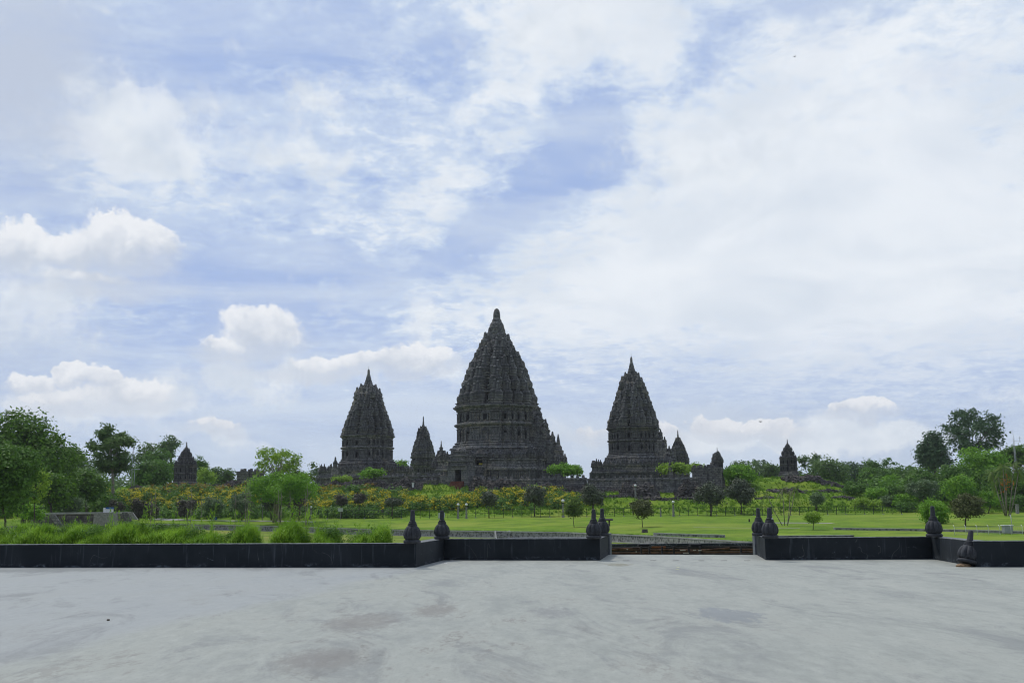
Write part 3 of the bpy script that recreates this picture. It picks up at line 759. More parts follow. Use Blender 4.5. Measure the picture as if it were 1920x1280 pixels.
        if rest:
            base = np.array([w.co[:] for w in me.vertices]); mb = MB(); fc = [tuple(q.vertices) for q in me.polygons]; mi = [q.material_index for q in me.polygons]
            for it in rest:
                if is_t: V = base * it[3] + np.array(it[:3])
                else:
                    a_ = math.atan2(it[1][1], it[1][0]) + pi / 2; B = base * np.array([it[3], min(it[3], 1.6) * 1.7, it[4]])
                    V = np.stack([B[:, 0] * cos(a_) - B[:, 1] * sin(a_) + it[0][0], B[:, 0] * sin(a_) + B[:, 1] * cos(a_) + it[0][1], B[:, 2] + it[2]], -1)
                b0 = len(mb.v); mb.v += V.tolist(); mb.f += [tuple(b0 + i for i in f_) for f_ in fc]; mb.m += mi; mb.sm += [False] * len(fc)
            o = mb.build(nm + '_row', [mm for mm in me.materials], root); tag(o, kind='stuff')
    place(TURRET, 'turret', turrets, 98, True)
    place(NICHE, 'niche', niches, 60, False)
    place(PANEL, 'pilaster_panel', panels, 60, False)
    return root

GZ = 8.0
S_T = temple(933, 300, 578, 76, 'tallest dark stone temple with a bulbous crown, in the middle of the ruins', porches=('right',), base_z=GZ, spire='bulb', hb=1.42,
       ledges=[(0.433, 0.98), (0.516, 0.86), (0.590, 0.745), (0.652, 0.61), (0.706, 0.465), (0.756, 0.335), (0.800, 0.22)], rat=[0.098, 0.095, 0.092, 0.085, 0.080, 0.076, 0.062], x_top=None)
temple(688, 314, 692, 47, 'tall dark stone temple with a lightning rod, left of the tallest one', base_z=GZ, x_top=1, hb=1.8)
temple(1190, 287, 669, 47, 'tall dark stone temple with a stepped stair porch, right of the tallest one', porches=('right',), base_z=GZ, x_top=1, hb=1.72)
temple(793, 353, 780, 22, 'small slender stone temple standing just left of the tallest temple', base_z=GZ, terrace=False, name='stone_temple', cornice_t=0.33, ledges=[(0.33, 1.0), (0.42, 0.97), (0.52, 0.83), (0.62, 0.64), (0.71, .45), (0.785, .28)], rat=[.11, .11, .10, .09, .075, .06])
temple(1274, 330, 806, 19.5, 'small pointed stone temple behind the bright tree, right of the right-hand tall temple', base_z=GZ, terrace=False, name='stone_temple', cornice_t=0.33, ledges=[(0.33, 1.0), (0.42, 0.97), (0.52, 0.83), (0.62, 0.64), (0.71, .45), (0.785, .28)], rat=[.11, .11, .10, .09, .075, .06])
SM = [(0.42, 1.0), (0.52, 0.84), (0.62, 0.62), (0.72, 0.40)]; SR = [0.085, 0.08, 0.07, 0.055, .05]
temple(827, 330, 826, 18, 'little stepped stone shrine tucked between the slender temple and the tallest temple', base_z=GZ, terrace=False, cornice_t=0.42, ledges=SM, rat=SR)
temple(347, 272, 828, 20, 'lone weathered stone shrine among the trees on the far left', base_z=GZ + .2, rot=10, terrace=False, cornice_t=0.46, ledges=[(0.46, 1.0), (0.57, 0.74), (0.67, 0.50), (0.76, 0.30)], rat=SR, mat=M['stone_far'])
temple(1480, 274, 823, 16, 'lone stone shrine on the grassy hillock on the right, trees behind it', base_z=9.9, rot=22, terrace=False, cornice_t=0.48, ledges=[(0.44, 1.0), (0.56, 0.76), (0.67, 0.52), (0.76, 0.30)], rat=SR, mat=M['stone_far'])
temple(1347, 262, 838, 10, 'small ruined stone turret rising from the masonry block beside the bright tree', name='stone_temple', base_z=GZ, rot=20, terrace=False, cornice_t=0.58, ledges=[(0.55, 1.0), (0.64, 0.72), (0.73, 0.46)], rat=[.14, .12, .09], mat=M['stone_far'])

# enclosure wall, gate, masonry blocks
def wall_run(label, pa, pb, Ya, Yb, row_top_a, base_drop, mat=None, posts=True, th=1.6):
    a = col(pa, Ya); b = col(pb, Yb); L_ = math.hypot(b[0] - a[0], b[1] - a[1]); an = math.atan2(b[1] - a[1], b[0] - a[0])
    h = at(pa, row_top_a, Ya)[2] - a[2] + base_drop
    r = empty('stone_wall', (a[0], a[1], a[2] - base_drop), an, label, 'wall')
    mb = MB(); mb.box((L_ / 2, 0, h * .08), (L_, th * 1.5, h * .16)); mb.box((L_ / 2, 0, h * .22), (L_, th * 1.2, h * .12)); mb.box((L_ / 2, 0, h * .55), (L_, th, h * .54)); mb.build('wall_body', mat or M['stone'], r)
    mb = MB(); mb.box((L_ / 2, 0, h * .86), (L_, th * 1.35, h * .08)); mb.box((L_ / 2, 0, h * .93), (L_, th * 1.1, h * .06)); mb.build('cornice', mat or M['stone'], r)
    if posts:
        mb = MB(); g = np.random.default_rng(int(pa)); n = int(L_ / 1.5)
        for k in range(n):
            if g.random() < .22: continue
            mb.box(((k + .5) * L_ / n, 0, h * .97 + .3), (.7, .8, .6 + g.uniform(0, .3)), top=.7)
        mb.build('crenels', mat or M['stone'], r)
    return r
wall_run('long low dark masonry wall left of the gate, in front of the left tall temple', 600, 838, 287, 276, 893, 0.6)
wall_run('dark masonry wall between the gate and the right tall temple', 893, 1100, 272, 262, 898, 0.6)
wall_run('masonry wall in front of the right tall temple, rubble heaped before it', 1103, 1310, 261, 254, 896, 0.6)
def block(label, px, Y, wpx, rows, rot, name='ruined_wall', top=.9):
    c = col(px, Y); w = wpx * Y / F; r = empty(name, c, R(rot), label, 'ruin')
    zt = at(px, rows, Y)[2] - c[2]
    mb = MB(); mb.box((0, 0, zt * .35), (w, w * .5, zt * .7)); mb.box((0, 0, zt * .78), (w * 1.05, w * .53, zt * .16)); mb.build('masonry', M['stone_far'], r)
    mb = MB(); g = np.random.default_rng(int(px))
    for k in range(int(w / .9)): mb.box((-w / 2 + (k + .5) * .9, g.uniform(-.2, .2) * w, zt * .86 + .25), (.8, .9, .5 + g.uniform(0, .5)), g.uniform(-.2, .2), top=.8)
    mb.build('top_course', M['stone_far'], r); return r
block('roofless masonry block of a ruined shrine left of the open-crowned tree', 468, 290, 44, 878, -8, 'ruined_shrine')
block('broad stepped masonry block at the foot of the small ruined turret', 1328, 257, 52, 868, -18, 'ruined_shrine')
block('low ruined masonry block below the slender temple', 800, 268, 40, 898, -12)
# small turret beside the ruined one
def lone_turret(px, Y, top, h, label):
    t = at(px, top, Y); gz = tz(t[0], Y); o = empty('stone_pinnacle', (t[0], Y, gz), .3, label, 'pinnacle')
    mb = MB(); hh = t[2] - h - gz; mb.box((0, 0, hh / 2), (h * .6, h * .6, hh + .2), top=.9); mb.build('pedestal', M['stone_far'], o)
    c = bpy.data.objects.new('turret', TURRET); COL.objects.link(c); c.parent = o; c.location = (0, 0, hh); c.scale = (h * .8, h * .8, h)
lone_turret(1337, 262, 850, 2.4, 'slim stone pinnacle close to the left of the small ruined turret')
lone_turret(1256, 256, 862, 2.0, 'short stone pinnacle rising between the bright flat tree and the masonry block')
lone_turret(629, 296, 856, 3.4, 'stone pinnacle standing at the left end of the left tall temple terrace')

gt = col(865, 270); gz0 = gt[2]
gate = empty('stone_gate', gt, R(-17.5), 'grey stone gateway with an open doorway and brick steps, before the tallest temple', 'gate')
Hg = at(865, 828, 270)[2] - gz0; wg = 40 * 270 / F
mb = MB()
for s_ in (-1, 1):
    mb.box((s_ * wg * .33, 0, Hg * .16), (wg * .34, wg * .9, Hg * .42)); mb.box((s_ * wg * .33, 0, Hg * .02), (wg * .40, wg * 1.0, Hg * .12))
    mb.box((s_ * wg * .75, .5, Hg * .08), (wg * .5, wg * .5, Hg * .34)); mb.box((s_ * wg * 1.15, .6, Hg * .03), (wg * .45, wg * .45, Hg * .24))
mb.build('jambs', M['stone_light'], gate)
mb = MB(); mb.box((0, 0, Hg * .41), (wg * 1.06, wg * .98, Hg * .08)); mb.build('lintel', M['stone_light'], gate)
for k, (s0, za, zb) in enumerate(((.50, .45, .58), (.42, .58, .70), (.30, .70, .80))):
    mb = MB(); a_ = wg * s0; mb.sweep(SQ, [(a_ * 1.12, Hg * za), (a_ * 1.12, Hg * (za + .02)), (a_, Hg * (za + .025)), (a_, Hg * (zb - .04)), (a_ * 1.1, Hg * (zb - .03)), (a_ * 1.1, Hg * (zb - .01)), (a_ * .8, Hg * zb)])
    mb.build('roof_tier', M['stone_light'], gate)
    for (ux, uy) in ((-1, -1), (1, -1), (-1, 1), (1, 1), (0, -1)):
        c = bpy.data.objects.new('turret', TURRET); COL.objects.link(c); c.parent = gate; c.location = (ux * a_ * .85, uy * a_ * .85, Hg * (za + .02)); c.scale = (Hg * .11,) * 3
mb = MB(); mb.sweep([(cos(k * pi / 5), sin(k * pi / 5)) for k in range(10)], [(wg * .24, Hg * .79), (wg * .22, Hg * .84), (wg * .10, Hg * .87), (wg * .08, Hg * .95), (wg * .02, Hg)]); mb.build('spire', M['stone_far'], gate)
mb = MB(); mb.box((0, wg * .3, Hg * .18), (wg * .34, .2, Hg * .38)); mb.build('dark_doorway', M['near_black'], gate)  # black box painted in for the shade inside the gateway
mb = MB()
for k in range(9): mb.box((0, -wg * .5 - .35 * (8 - k) - .2, -.9 + .13 * k), (wg * .62, .36, .6 + .26 * k))
mb.build('brick_steps', M['brick'], gate)

# yellow cloth in the doorway of the main temple and the doorway itself
c = S_T.matrix_basis; ca, sa = cos(-R(17.5)), sin(-R(17.5))
door_w = 3.0; H_ = at(933, 578, 300)[2] - GZ; A_ = 76 * 300 / F / 1.06
mb = MB()
for s_ in (-1, 1): mb.box((s_ * 1.7, -A_ * 1.36, 5.5), (1.2, 2.4, 5.2))
mb.box((0, -A_ * 1.36, 8.5), (5.2, 2.8, .9)); mb.box((0, -A_ * 1.36, 9.3), (3.8, 2.2, .8), top=.6); mb.box((0, -A_ * 1.36, 9.95), (1.6, 1.2, .6), top=.4)
for k in range(14): mb.box((0, -A_ * 1.36 - 1.2 - (13 - k) * .42, .19 + .205 * k), (4.2, .44, .38 + .41 * k)); mb.build('doorway', M['stone'], S_T)
mb = MB(); mb.box((0, -A_ * 1.34, 6.9), (2.15, .3, 2.5)); mb.build('dark_doorway', M['near_black'], S_T)  # black box painted in for the unlit chamber
mb = MB(); mb.box((.3, -A_ * 1.36 - .35, 6.15), (1.1, .08, .45)); mb.build('yellow_cloth', simple('yellow_cloth', (0.45, 0.36, 0.03), .8, .1), S_T)
o = bpy.data.objects.new('white_post', None); bpy.data.objects.remove(o)
b = col(774, 262); mb = MB(); mb.box((0, 0, .9), (.5, .5, 1.8), top=.8); mb.box((0, 0, 1.95), (.62, .62, .2)); tag(mb.build('white_post', M['white_paint'], None, b), 'short white post at the rubble edge, between the two left temples', 'post')

# ------------------------------------------------------------------ rubble heaps (uncountable fallen blocks)
def rubble(label, segs, seed, size=(0.35, 0.95), mat=None):
    """segs: (px0, px1, Y0, Y1, height, depth, count)"""
    g = np.random.default_rng(seed); V = []
    cube = np.array([(-1, -1, -1), (1, -1, -1), (1, 1, -1), (-1, 1, -1), (-1, -1, 1), (1, -1, 1), (1, 1, 1), (-1, 1, 1)], float)
    F6 = np.array([(3, 2, 1, 0), (4, 5, 6, 7), (0, 1, 5, 4), (1, 2, 6, 5), (2, 3, 7, 6), (3, 0, 4, 7)])
    for (pa, pb, Ya, Yb, h, dep, n) in segs:
        t = g.random(n); px = pa + (pb - pa) * t; Y = Ya + (Yb - Ya) * t + g.normal(0, dep * .4, n)
        X = (px - 960) / F * (Ya + (Yb - Ya) * t) * 1.0
        env = np.clip(1 - ((Y - (Ya + (Yb - Ya) * t)) / dep) ** 2, 0, 1) * (0.55 + 0.45 * lumps(X * 2.2, Y * 0 + seed, 1.0)) * np.clip(np.minimum(t, 1 - t) * 9, 0.25, 1)
        Z = terrain(X, Y) + g.random(n) * h * np.clip(env, 0.06, 1)
        sc = g.uniform(size[0], size[1], (n, 3)) * 0.5 * np.array([1.15, .9, .7]); q = g.normal(0, 1, (n, 4)); q[:, 0] += 2.6; q /= np.linalg.norm(q, axis=1)[:, None]
        w, x, y, z = q.T
        Rm = np.stack([np.stack([1 - 2 * (y * y + z * z), 2 * (x * y - w * z), 2 * (x * z + w * y)], -1), np.stack([2 * (x * y + w * z), 1 - 2 * (x * x + z * z), 2 * (y * z - w * x)], -1), np.stack([2 * (x * z - w * y), 2 * (y * z + w * x), 1 - 2 * (x * x + y * y)], -1)], 1)
        c8 = cube[None] * sc[:, None, :] * (1 + g.uniform(-.14, .14, (n, 8, 1)))
        P = np.einsum('nij,nkj->nki', Rm, c8) + np.stack([X, Y, Z], -1)[:, None, :]
        V.append(P[:, F6.reshape(-1), :].reshape(-1, 3))
    o = link('rubble', np_mesh('rubble', np.concatenate(V), 4), mat or M['rubble'])
    return tag(o, label, 'rubble', kind='stuff')
rubble('bank of fallen dark blocks along the crest behind the flowers on the left', [(250, 330, 266, 264, 1.6, 2.5, 700), (330, 450, 264, 268, 1.3, 2.5, 900), (420, 480, 270, 274, 2.6, 3, 500)], 1)
rubble('heaped fallen blocks at the foot of the left tall temple', [(560, 640, 272, 268, 1.2, 2.0, 500), (640, 790, 266, 264, 2.5, 3.2, 1700)], 2)
rubble('heaped fallen blocks at the foot of the tallest temple, right of the gate', [(880, 960, 264, 262, 3.4, 3.0, 1200), (950, 1050, 262, 260, 2.7, 2.8, 1200), (1040, 1105, 262, 260, 2.0, 2.4, 500)], 3)
rubble('scattered dark blocks on the grass below the right tall temple', [(1090, 1160, 260, 258, 1.5, 2.2, 420), (1040, 1170, 249, 247, .8, 1.6, 420), (1190, 1300, 246, 245, .5, 1.2, 220), (1070, 1110, 256, 255, .8, 1.5, 120)], 4)
rubble('tall heap of fallen blocks leaning at the wall before the right tall temple', [(1160, 1228, 253, 252, 4.0, 2.6, 1000)], 5)
rubble('tall heap of fallen blocks below the broad masonry block', [(1262, 1345, 251, 250, 4.0, 2.6, 1200)], 6)
rubble('broken blocks round the foot of the shrine on the right hillock', [(1462, 1535, 266, 264, 1.6, 2.2, 600), (1530, 1580, 264, 262, .7, 1.5, 160)], 7)
rubble('small dark stones lying in the grass on the right slope', [(1432, 1500, 254, 253, .8, 1.3, 200), (1500, 1572, 257, 256, .6, 1.0, 160), (1550, 1590, 246, 245, .5, 1.2, 90), (1410, 1440, 246, 246, .5, .8, 40)], 8)
rubble('loose stones on the grass terrace left of the bright lawn', [(925, 1010, 252, 251, .9, 1.8, 260), (1000, 1030, 249, 248, .7, 1.4, 90)], 9)

# ------------------------------------------------------------------ trees
def leaves(centres, rad, n, size, g, flat=0.75, up=0.25, shell=0.72, asp=0.62, droop=0.0):
    """n leaf-clump polygons over lobes: centres (k,3), rad (k,); size in metres"""
    k = len(centres); vol = rad ** 2; pick = g.choice(k, n, p=vol / vol.sum())
    d = g.normal(0, 1, (n, 3)); d[:, 2] += up; d /= np.linalg.norm(d, axis=1)[:, None]
    r = rad[pick] * (shell + (1.08 - shell) * g.random(n) ** 0.7); r *= np.where(g.random(n) < .12, g.uniform(.3, 1, n), 1)
    # twig clumps: pull leaves towards a set of clump directions so the outline is broken
    P = centres[pick] + d * r[:, None] * np.array([1, 1, flat])
    nt_ = max(12, n // 26); tw = g.choice(n, nt_, replace=False); tp = P[tw] + d[tw] * (rad[pick[tw]] * g.uniform(-.05, .22, nt_))[:, None]
    half = g.random(n) < 0.62; own = g.integers(0, nt_, n)
    spread = size * 1.9
    P = np.where(half[:, None], tp[own] + g.normal(0, 1, (n, 3)) * spread * np.array([1, 1, .62]), P)
    nd = np.where(half[:, None], d[tw][own], d)
    nrm = nd + g.normal(0, .55, (n, 3)); nrm[:, 2] += .35; nrm /= np.linalg.norm(nrm, axis=1)[:, None]
    a = np.cross(nrm, g.normal(0, 1, (n, 3))); a /= np.linalg.norm(a, axis=1)[:, None]; b = np.cross(nrm, a)
    s = size * g.uniform(.55, 1.25, n)[:, None]; a = a * s; b = b * s * asp
    P[:, 2] -= droop * g.random(n) ** 2
    return np.stack([P - a, P - b * .9 + a * .1, P + a, P + b * .9 + a * .15], 1).reshape(-1, 3)

def lobes(g, rx, ry, rz, n, spread=0.66, size=(0.30, 0.46), low=-0.55, shape='dome'):
    c = []; r = []
    for i in range(n):
        for _ in range(60):
            p = g.normal(0, 1, 3); p /= np.linalg.norm(p); p *= g.uniform(.25, 1) ** .5
            if p[2] < low: continue
            if shape == 'cone' and math.hypot(p[0], p[1]) > 0.95 - .62 * (p[2] + .5) / 1.5: continue
            if shape == 'umbrella' and (p[2] < 0.0 or p[2] > .75): continue
            break
        c.append(p * spread * np.array([rx, ry, rz])); r.append(g.uniform(*size) * min(rx, rz * 1.25))
    return np.array(c), np.array(r)

_cache = {}
def crown_set(kind, seed, w, h, n, leaf, nl):
    """mesh of a crown w wide and h high, its bottom at z=0, plus the lobe centres"""
    g = np.random.default_rng(seed); rx = ry = w / 2; rz = h / 2
    nl = int(nl * 1.6)
    if kind == 'dome': c, r = lobes(g, rx, ry, rz, nl, .70, (.28, .44), -.95)
    elif kind == 'open': c, r = lobes(g, rx, ry, rz, int(nl * 1.3), .90, (.10, .20), -.85)
    elif kind == 'ball': c, r = lobes(g, rx, ry, rz, nl, .68, (.20, .40), -.9); n = int(n * 1.25)
    elif kind == 'cone': c, r = lobes(g, rx, ry, rz, nl, .76, (.24, .34), -.8, 'cone')
    elif kind == 'umbrella':
        c, r = lobes(g, rx, ry, rz * 1.5, nl, .82, (.20, .30), 0, 'umbrella'); c[:, 2] -= rz * .45
    elif kind == 'tiers':
        c, r = lobes(g, rx, ry, rz, nl, .8, (.16, .28), -.8)
    elif kind == 'droop': c, r = lobes(g, rx, ry, rz, nl, .6, (.3, .42), -.3)
    flat = {'umbrella': .5, 'tiers': .42}.get(kind, .8)
    V = leaves(c, r, n, leaf, g, flat=flat, droop=h * .45 if kind == 'droop' else 0, shell=.55 if kind == 'open' else .72)
    V[:, 2] += rz; c = c.copy(); c[:, 2] += rz
    return V, c, r
def tree(label, px, top, wpx, Y, kind='dome', leaf='mid', bottom=None, seed=0, n=2200, size=None, nl=16, trunk='bark', tr=None, group=None, name='tree', cat='tree',
         base_pt=None, lean=0.0, stems=1, extra=None, bush=False):
    """a tree at photo column px, its top at photo row `top`, its crown down to row `bottom`, standing at depth Y"""
    base = col(px, Y) if base_pt is None else base_pt; Y = base[1]
    T = at(px, top, Y); zt = T[2]; w = wpx * Y / F
    H = zt - base[2]
    zb = (at(px, bottom, Y)[2] - base[2]) if bottom is not None else H * (0.0 if bush else .25)
    zb = max(zb, 0.0 if bush else .3 * 0); h = max(H - zb, .5)
    seed = seed or int(px * 7 + top * 3 + Y)
    g = np.random.default_rng(seed)
    size = size or max(.16, min(.5, w * .05)) * (Y / 260) ** .3
    V, c, r = crown_set(kind, seed, w, h, int(n * (1.25 if kind == 'open' else 2.4)), size * .88, nl); off = np.array([T[0] - base[0], 0, zb]); V = V + off; c = c + off
    root = empty(name, base, 0, label, cat, group)
    link('crown', np_mesh('crown', V, 4), L[leaf], root)
    tr = tr or max(.09, H * .022); mb = MB()
    for s_ in range(stems):
        o = np.array([g.normal(0, tr * 1.5), g.normal(0, tr * 1.5), 0]) if stems > 1 else np.zeros(3)
        fork = np.array([off[0] * .6 + g.normal(0, w * .04), g.normal(0, w * .04), zb + h * (.22 if not bush else .15)])
        mid = (o + fork) / 2 + g.normal(0, w * .02, 3)
        mb.tube([o - (0, 0, .4), mid, fork], [tr * 1.15, tr * .85, tr * .65], 7)
        nb = min(len(c), 14 if kind in ('open', 'tiers', 'umbrella') else 7)
        for k in g.choice(len(c), nb, replace=False):
            e = c[k]; m = fork * .45 + e * .55 + np.array([0, 0, h * .04]) + g.normal(0, w * .02, 3)
            mb.tube([fork - (0, 0, h * .08), m, e], [tr * .45, tr * .26, tr * .10], 5)
            if kind == 'open':
                for _ in range(4):
                    e2 = e + g.normal(0, 1, 3) * r[k] * .9; mb.tube([e, e2], [tr * .09, tr * .03], 3)
    mb.build('trunk', M[trunk], root)
    if extra:
        nm, mt, cnt, sz = extra
        V2, _, _ = crown_set(kind, seed, w * 1.02, h * 1.02, cnt, sz, nl); link(nm, np_mesh(nm, V2 + off, 4), L[mt], root)
    return root

BACK = 'trees beyond the ruins'
# left side, far to near
tree('pale green tree far back between the big rounded tree and the tall thin one', 150, 832, 90, 380, 'dome', 'far', 915, n=1800)
tree('low dull green tree just right of the big rounded tree, in the second row', 128, 850, 60, 340, 'dome', 'far', 930, n=1300)
tree('wide dull green tree behind the two thin poles', 278, 822, 80, 385, 'dome', 'far', 915, n=2000)
tree('small tuft-topped tree standing highest behind the lone left shrine', 318, 814, 46, 385, 'dome', 'far', 868, n=900, nl=8)
tree('broad dull green tree just left of the lone left shrine', 305, 838, 70, 375, 'dome', 'mid', 915, n=2000)
tree('dark leafy tree showing right of the lone left shrine', 376, 850, 34, 340, 'dome', 'mid', 905, n=1200)
tree('bluish rounded tree low behind the rubble, left of the masonry block', 412, 876, 56, 360, 'dome', 'far', 912, n=1300)
tree('yellowish low tree beside the lone left shrine, right of its foot', 385, 878, 40, 320, 'dome', 'lime', 912, n=900)
tree('twiggy half-bare tree behind the open-crowned tree', 592, 868, 52, 340, 'open', 'grey', 905, n=500, nl=10, tr=.15)
tree('tall thin tree with a pale trunk and ragged open top, left of the thin poles', 212, 794, 88, 240, 'open', 'far', 900, n=7000, size=.42, nl=26, trunk='bark_pale', tr=.42)
tree('bright leafy tree low behind the rubble, between the poles and the lone left shrine', 288, 862, 76, 285, 'dome', 'mid', 918, n=1800)
tree('deep green round tree at the right foot of the biggest tree', 163, 872, 72, 222, 'ball', 'deep', 952, n=2600, size=.42)
tree('biggest rounded dark green tree at the left edge', 48, 768, 200, 205, 'dome', 'deep', 965, n=9000, size=.46, nl=38, tr=.5)
tree('dark green shrubby tree between the biggest tree and the feathery one', 100, 880, 80, 190, 'dome', 'deep', 962, n=2200, size=.4)
tree('feathery olive-green tree with a leaning thin trunk at the far left front', 12, 824, 140, 130, 'dome', 'mid', 975, n=6500, size=.26, nl=34, tr=.16, lean=.1)
tree('yellow-green slender tree leaning out of the feathery one', 68, 862, 52, 140, 'open', 'lime', 950, n=1500, size=.24, nl=16, tr=.1)
tree('grey-green leafy bush at the foot of the deep green round tree', 133, 932, 56, 195, 'ball', 'grey', 962, n=1000, size=.3, nl=10, name='bush', cat='bush', bush=True)
tree('light green bush standing by the concrete stairs', 58, 940, 44, 165, 'ball', 'bright', 985, n=900, size=.25, nl=10, name='bush', cat='bush', bush=True)
# middle left
tree('open-crowned tree with sprays of light leaves above the flower bank', 521, 832, 98, 212, 'open', 'lime', 905, n=2600, size=.30, nl=34, tr=.22, trunk='bark_pale', stems=3)
tree('wide low bright tree under the open-crowned one', 528, 878, 176, 206, 'dome', 'bright', 945, n=5200, size=.28, nl=40, tr=.14)
tree('light green tree in front of the open-crowned one, on its right', 562, 876, 66, 215, 'dome', 'olive', 925, n=1300, size=.28, nl=14)
tree('big dark leathery bush below the open-crowned tree', 548, 905, 66, 221, 'ball', 'maroon', 960, n=1500, size=.28, nl=14, name='bush', cat='bush', bush=True)
tree('dark leathery bush left of the big dark one, under the wide low tree', 510, 922, 46, 221, 'ball', 'purple', 960, n=900, size=.26, nl=10, name='bush', cat='bush', bush=True)
tree('grey-green rounded shrub in the flower bank, left of the wide low tree', 455, 922, 56, 221, 'ball', 'grey', 968, n=1300, size=.25, nl=12, name='bush', cat='bush', bush=True)
tree('grey-green rounded shrub near the blue bin', 398, 926, 46, 222, 'ball', 'grey', 968, n=1000, size=.25, nl=12, name='bush', cat='bush', bush=True)
for (px, tp, w, lb) in ((217, 934, 32, 'dark maroon bush among the flowers, leftmost of the dark ones'), (262, 930, 30, 'dark maroon bush among the flowers below the thin poles'), (284, 936, 34, 'low dark maroon bush just right of the one below the poles'), (352, 931, 46, 'wide dark maroon bush among the flowers below the lone left shrine')):
    tree(lb, px, tp, w, 224, 'ball', 'maroon', None, n=700, size=.26, nl=9, name='bush', cat='bush', bush=True, group='dark bushes in the flower bank')
tree('small dark maroon tree behind the white notice board', 641, 926, 26, 226, 'ball', 'maroon', 948, n=600, size=.25, nl=9)
tree('small dark maroon tree just right of the white notice board, branching low', 673, 926, 34, 225, 'ball', 'maroon', 948, n=700, size=.25, nl=9)
tree('dark spreading little tree left of the first wall finial', 737, 930, 42, 224, 'ball', 'purple', 950, n=800, size=.26, nl=10, stems=2)
# on the terrace of the ruins
tree('bright green rounded bush before the left tall temple', 699, 877, 50, 268, 'umbrella', 'bright', 896, n=1200, size=.36, nl=12)
tree('pale green bush left of the rounded one before the left tall temple', 640, 888, 34, 270, 'ball', 'lime', 908, n=600, size=.32, nl=8, name='bush', cat='bush', bush=True)
tree('bright green tree peeping between the left tall temple and the slender one', 750, 862, 38, 345, 'dome', 'bright', 885, n=700)
tree('flat-topped bright green tree right of the tallest temple', 1060, 868, 76, 266, 'umbrella', 'bright', 893, n=2200, size=.38, nl=18)
tree('flat-topped yellow-green tree at the right foot of the right tall temple', 1263, 866, 56, 258, 'umbrella', 'lime', 888, n=1500, size=.36, nl=14)
tree('yellow-green tree behind the masonry block', 1305, 868, 50, 300, 'dome', 'lime', 890, n=700)
tree('bright green bushy tree right of the small ruined turret', 1386, 872, 68, 262, 'dome', 'bright', 925, n=2600, size=.38, nl=16)
# dark round trees by the fence
G = 'dark round trees along the fence'
tree('smallest dark round tree by the fence, right of the two lamp posts', 917, 917, 38, 221, 'ball', 'purple', 948, n=1300, size=.24, nl=12, group=G, tr=.12)
tree('dark round tree by the fence, in front of the yellow flowers right of the gate', 1002, 906, 50, 227, 'ball', 'purple', 948, n=1600, size=.26, nl=14, group=G, tr=.14)
tree('dark round tree by the fence, behind the paired finials left of the gap', 1111, 910, 52, 221, 'ball', 'purple', 950, n=1700, size=.26, nl=14, group=G, tr=.14, stems=2)
tree('left one of the two big dark round trees by the fence', 1331, 901, 68, 222, 'ball', 'purple', 950, n=2300, size=.27, nl=16, group=G, tr=.17, stems=2)
tree('right one of the two big dark round trees by the fence', 1388, 896, 62, 228, 'ball', 'purple', 950, n=2200, size=.27, nl=16, group=G, tr=.15)
# lawn trees
for (px, tp, w, bt, row, lf, lb, k) in ((1077, 929, 44, 975, 988, 'olive', 'pale olive pointed tree on the lawn, left of the paired finials', 'cone'), (1205, 930, 48, 976, 988, 'brown', 'neat brownish-olive tree on a thin stem in the middle of the lawn', 'ball'),
                                  (1524, 960, 27, 980, 993, 'lime', 'tiny yellow-green tree on the lawn, right of the bare-stemmed palms', 'ball')):
    b = ground(px, row); tree(lb, px, tp, w, b[1], k, lf, bt, base_pt=b, n=1300, size=.19 if w > 30 else .16, nl=20, tr=.06)
tree('round grey-green little tree behind the fence, right of the bare-stemmed palms', 1530, 922, 34, 233, 'ball', 'grey', 948, n=900, size=.26, nl=10, tr=.2)
# right side background
for a in (('dull green tree behind the bright bushy tree', 1400, 856, 66, 385, 'dome', 'far'), ('twiggy grey tree above the two big dark round trees', 1425, 858, 44, 395, 'open', 'grey'), ('flat-topped dull tree just left of the hillock shrine', 1444, 855, 40, 390, 'umbrella', 'far'),
          ('dark bluish tree low behind the hillock shrine', 1452, 872, 44, 400, 'dome', 'dusk'), ('loose grey-green tree right of the hillock shrine', 1522, 850, 62, 360, 'open', 'far'), ('broad rounded green tree, second right of the hillock shrine', 1560, 852, 84, 340, 'dome', 'far'),
          ('bluish green tree beyond the broad rounded one', 1604, 862, 70, 390, 'dome', 'dusk'), ('pale green ragged tree in the middle of the right treeline', 1650, 854, 66, 375, 'open', 'mid'), ('light green tree under the ragged one in the right treeline', 1640, 876, 80, 345, 'dome', 'mid'),
          ('green tree closing the treeline before the tall blue-green pair', 1692, 872, 60, 350, 'dome', 'mid'), ('dull tree filling the treeline behind the two big dark round trees', 1372, 864, 40, 400, 'dome', 'dusk')):
    lb, px, tp, w, Y, kd, lf = a; tree(lb, px, tp, w, Y, kd, lf, 915, n=2300 if kd == 'open' else 1800, size=.5, nl=18, tr=.25)
tree('low light green tree right of the middle of the right treeline', 1668, 890, 46, 300, 'dome', 'bright', 918, n=900)
tree('tall pointed blue-green tree, left one of the tall pair on the right', 1747, 799, 72, 300, 'cone', 'dusk', 895, n=3600, size=.46, nl=44, tr=.4)
tree('tallest broad blue-green tree with gaps in its crown, on the right', 1822, 762, 118, 310, 'open', 'dusk', 862, n=5200, size=.50, nl=44, tr=.45)
tree('wide flat dark tree at the right edge behind the mast', 1905, 834, 110, 330, 'tiers', 'deep', 885, n=3000, size=.5, nl=30, tr=.4)
tree('large bright leafy tree below the tallest blue-green one', 1838, 838, 104, 255, 'dome', 'bright', 920, n=4200, size=.42, nl=26)
tree('rounded bright tree below the pointed blue-green one', 1722, 880, 74, 250, 'dome', 'mid', 930, n=2300, size=.36)
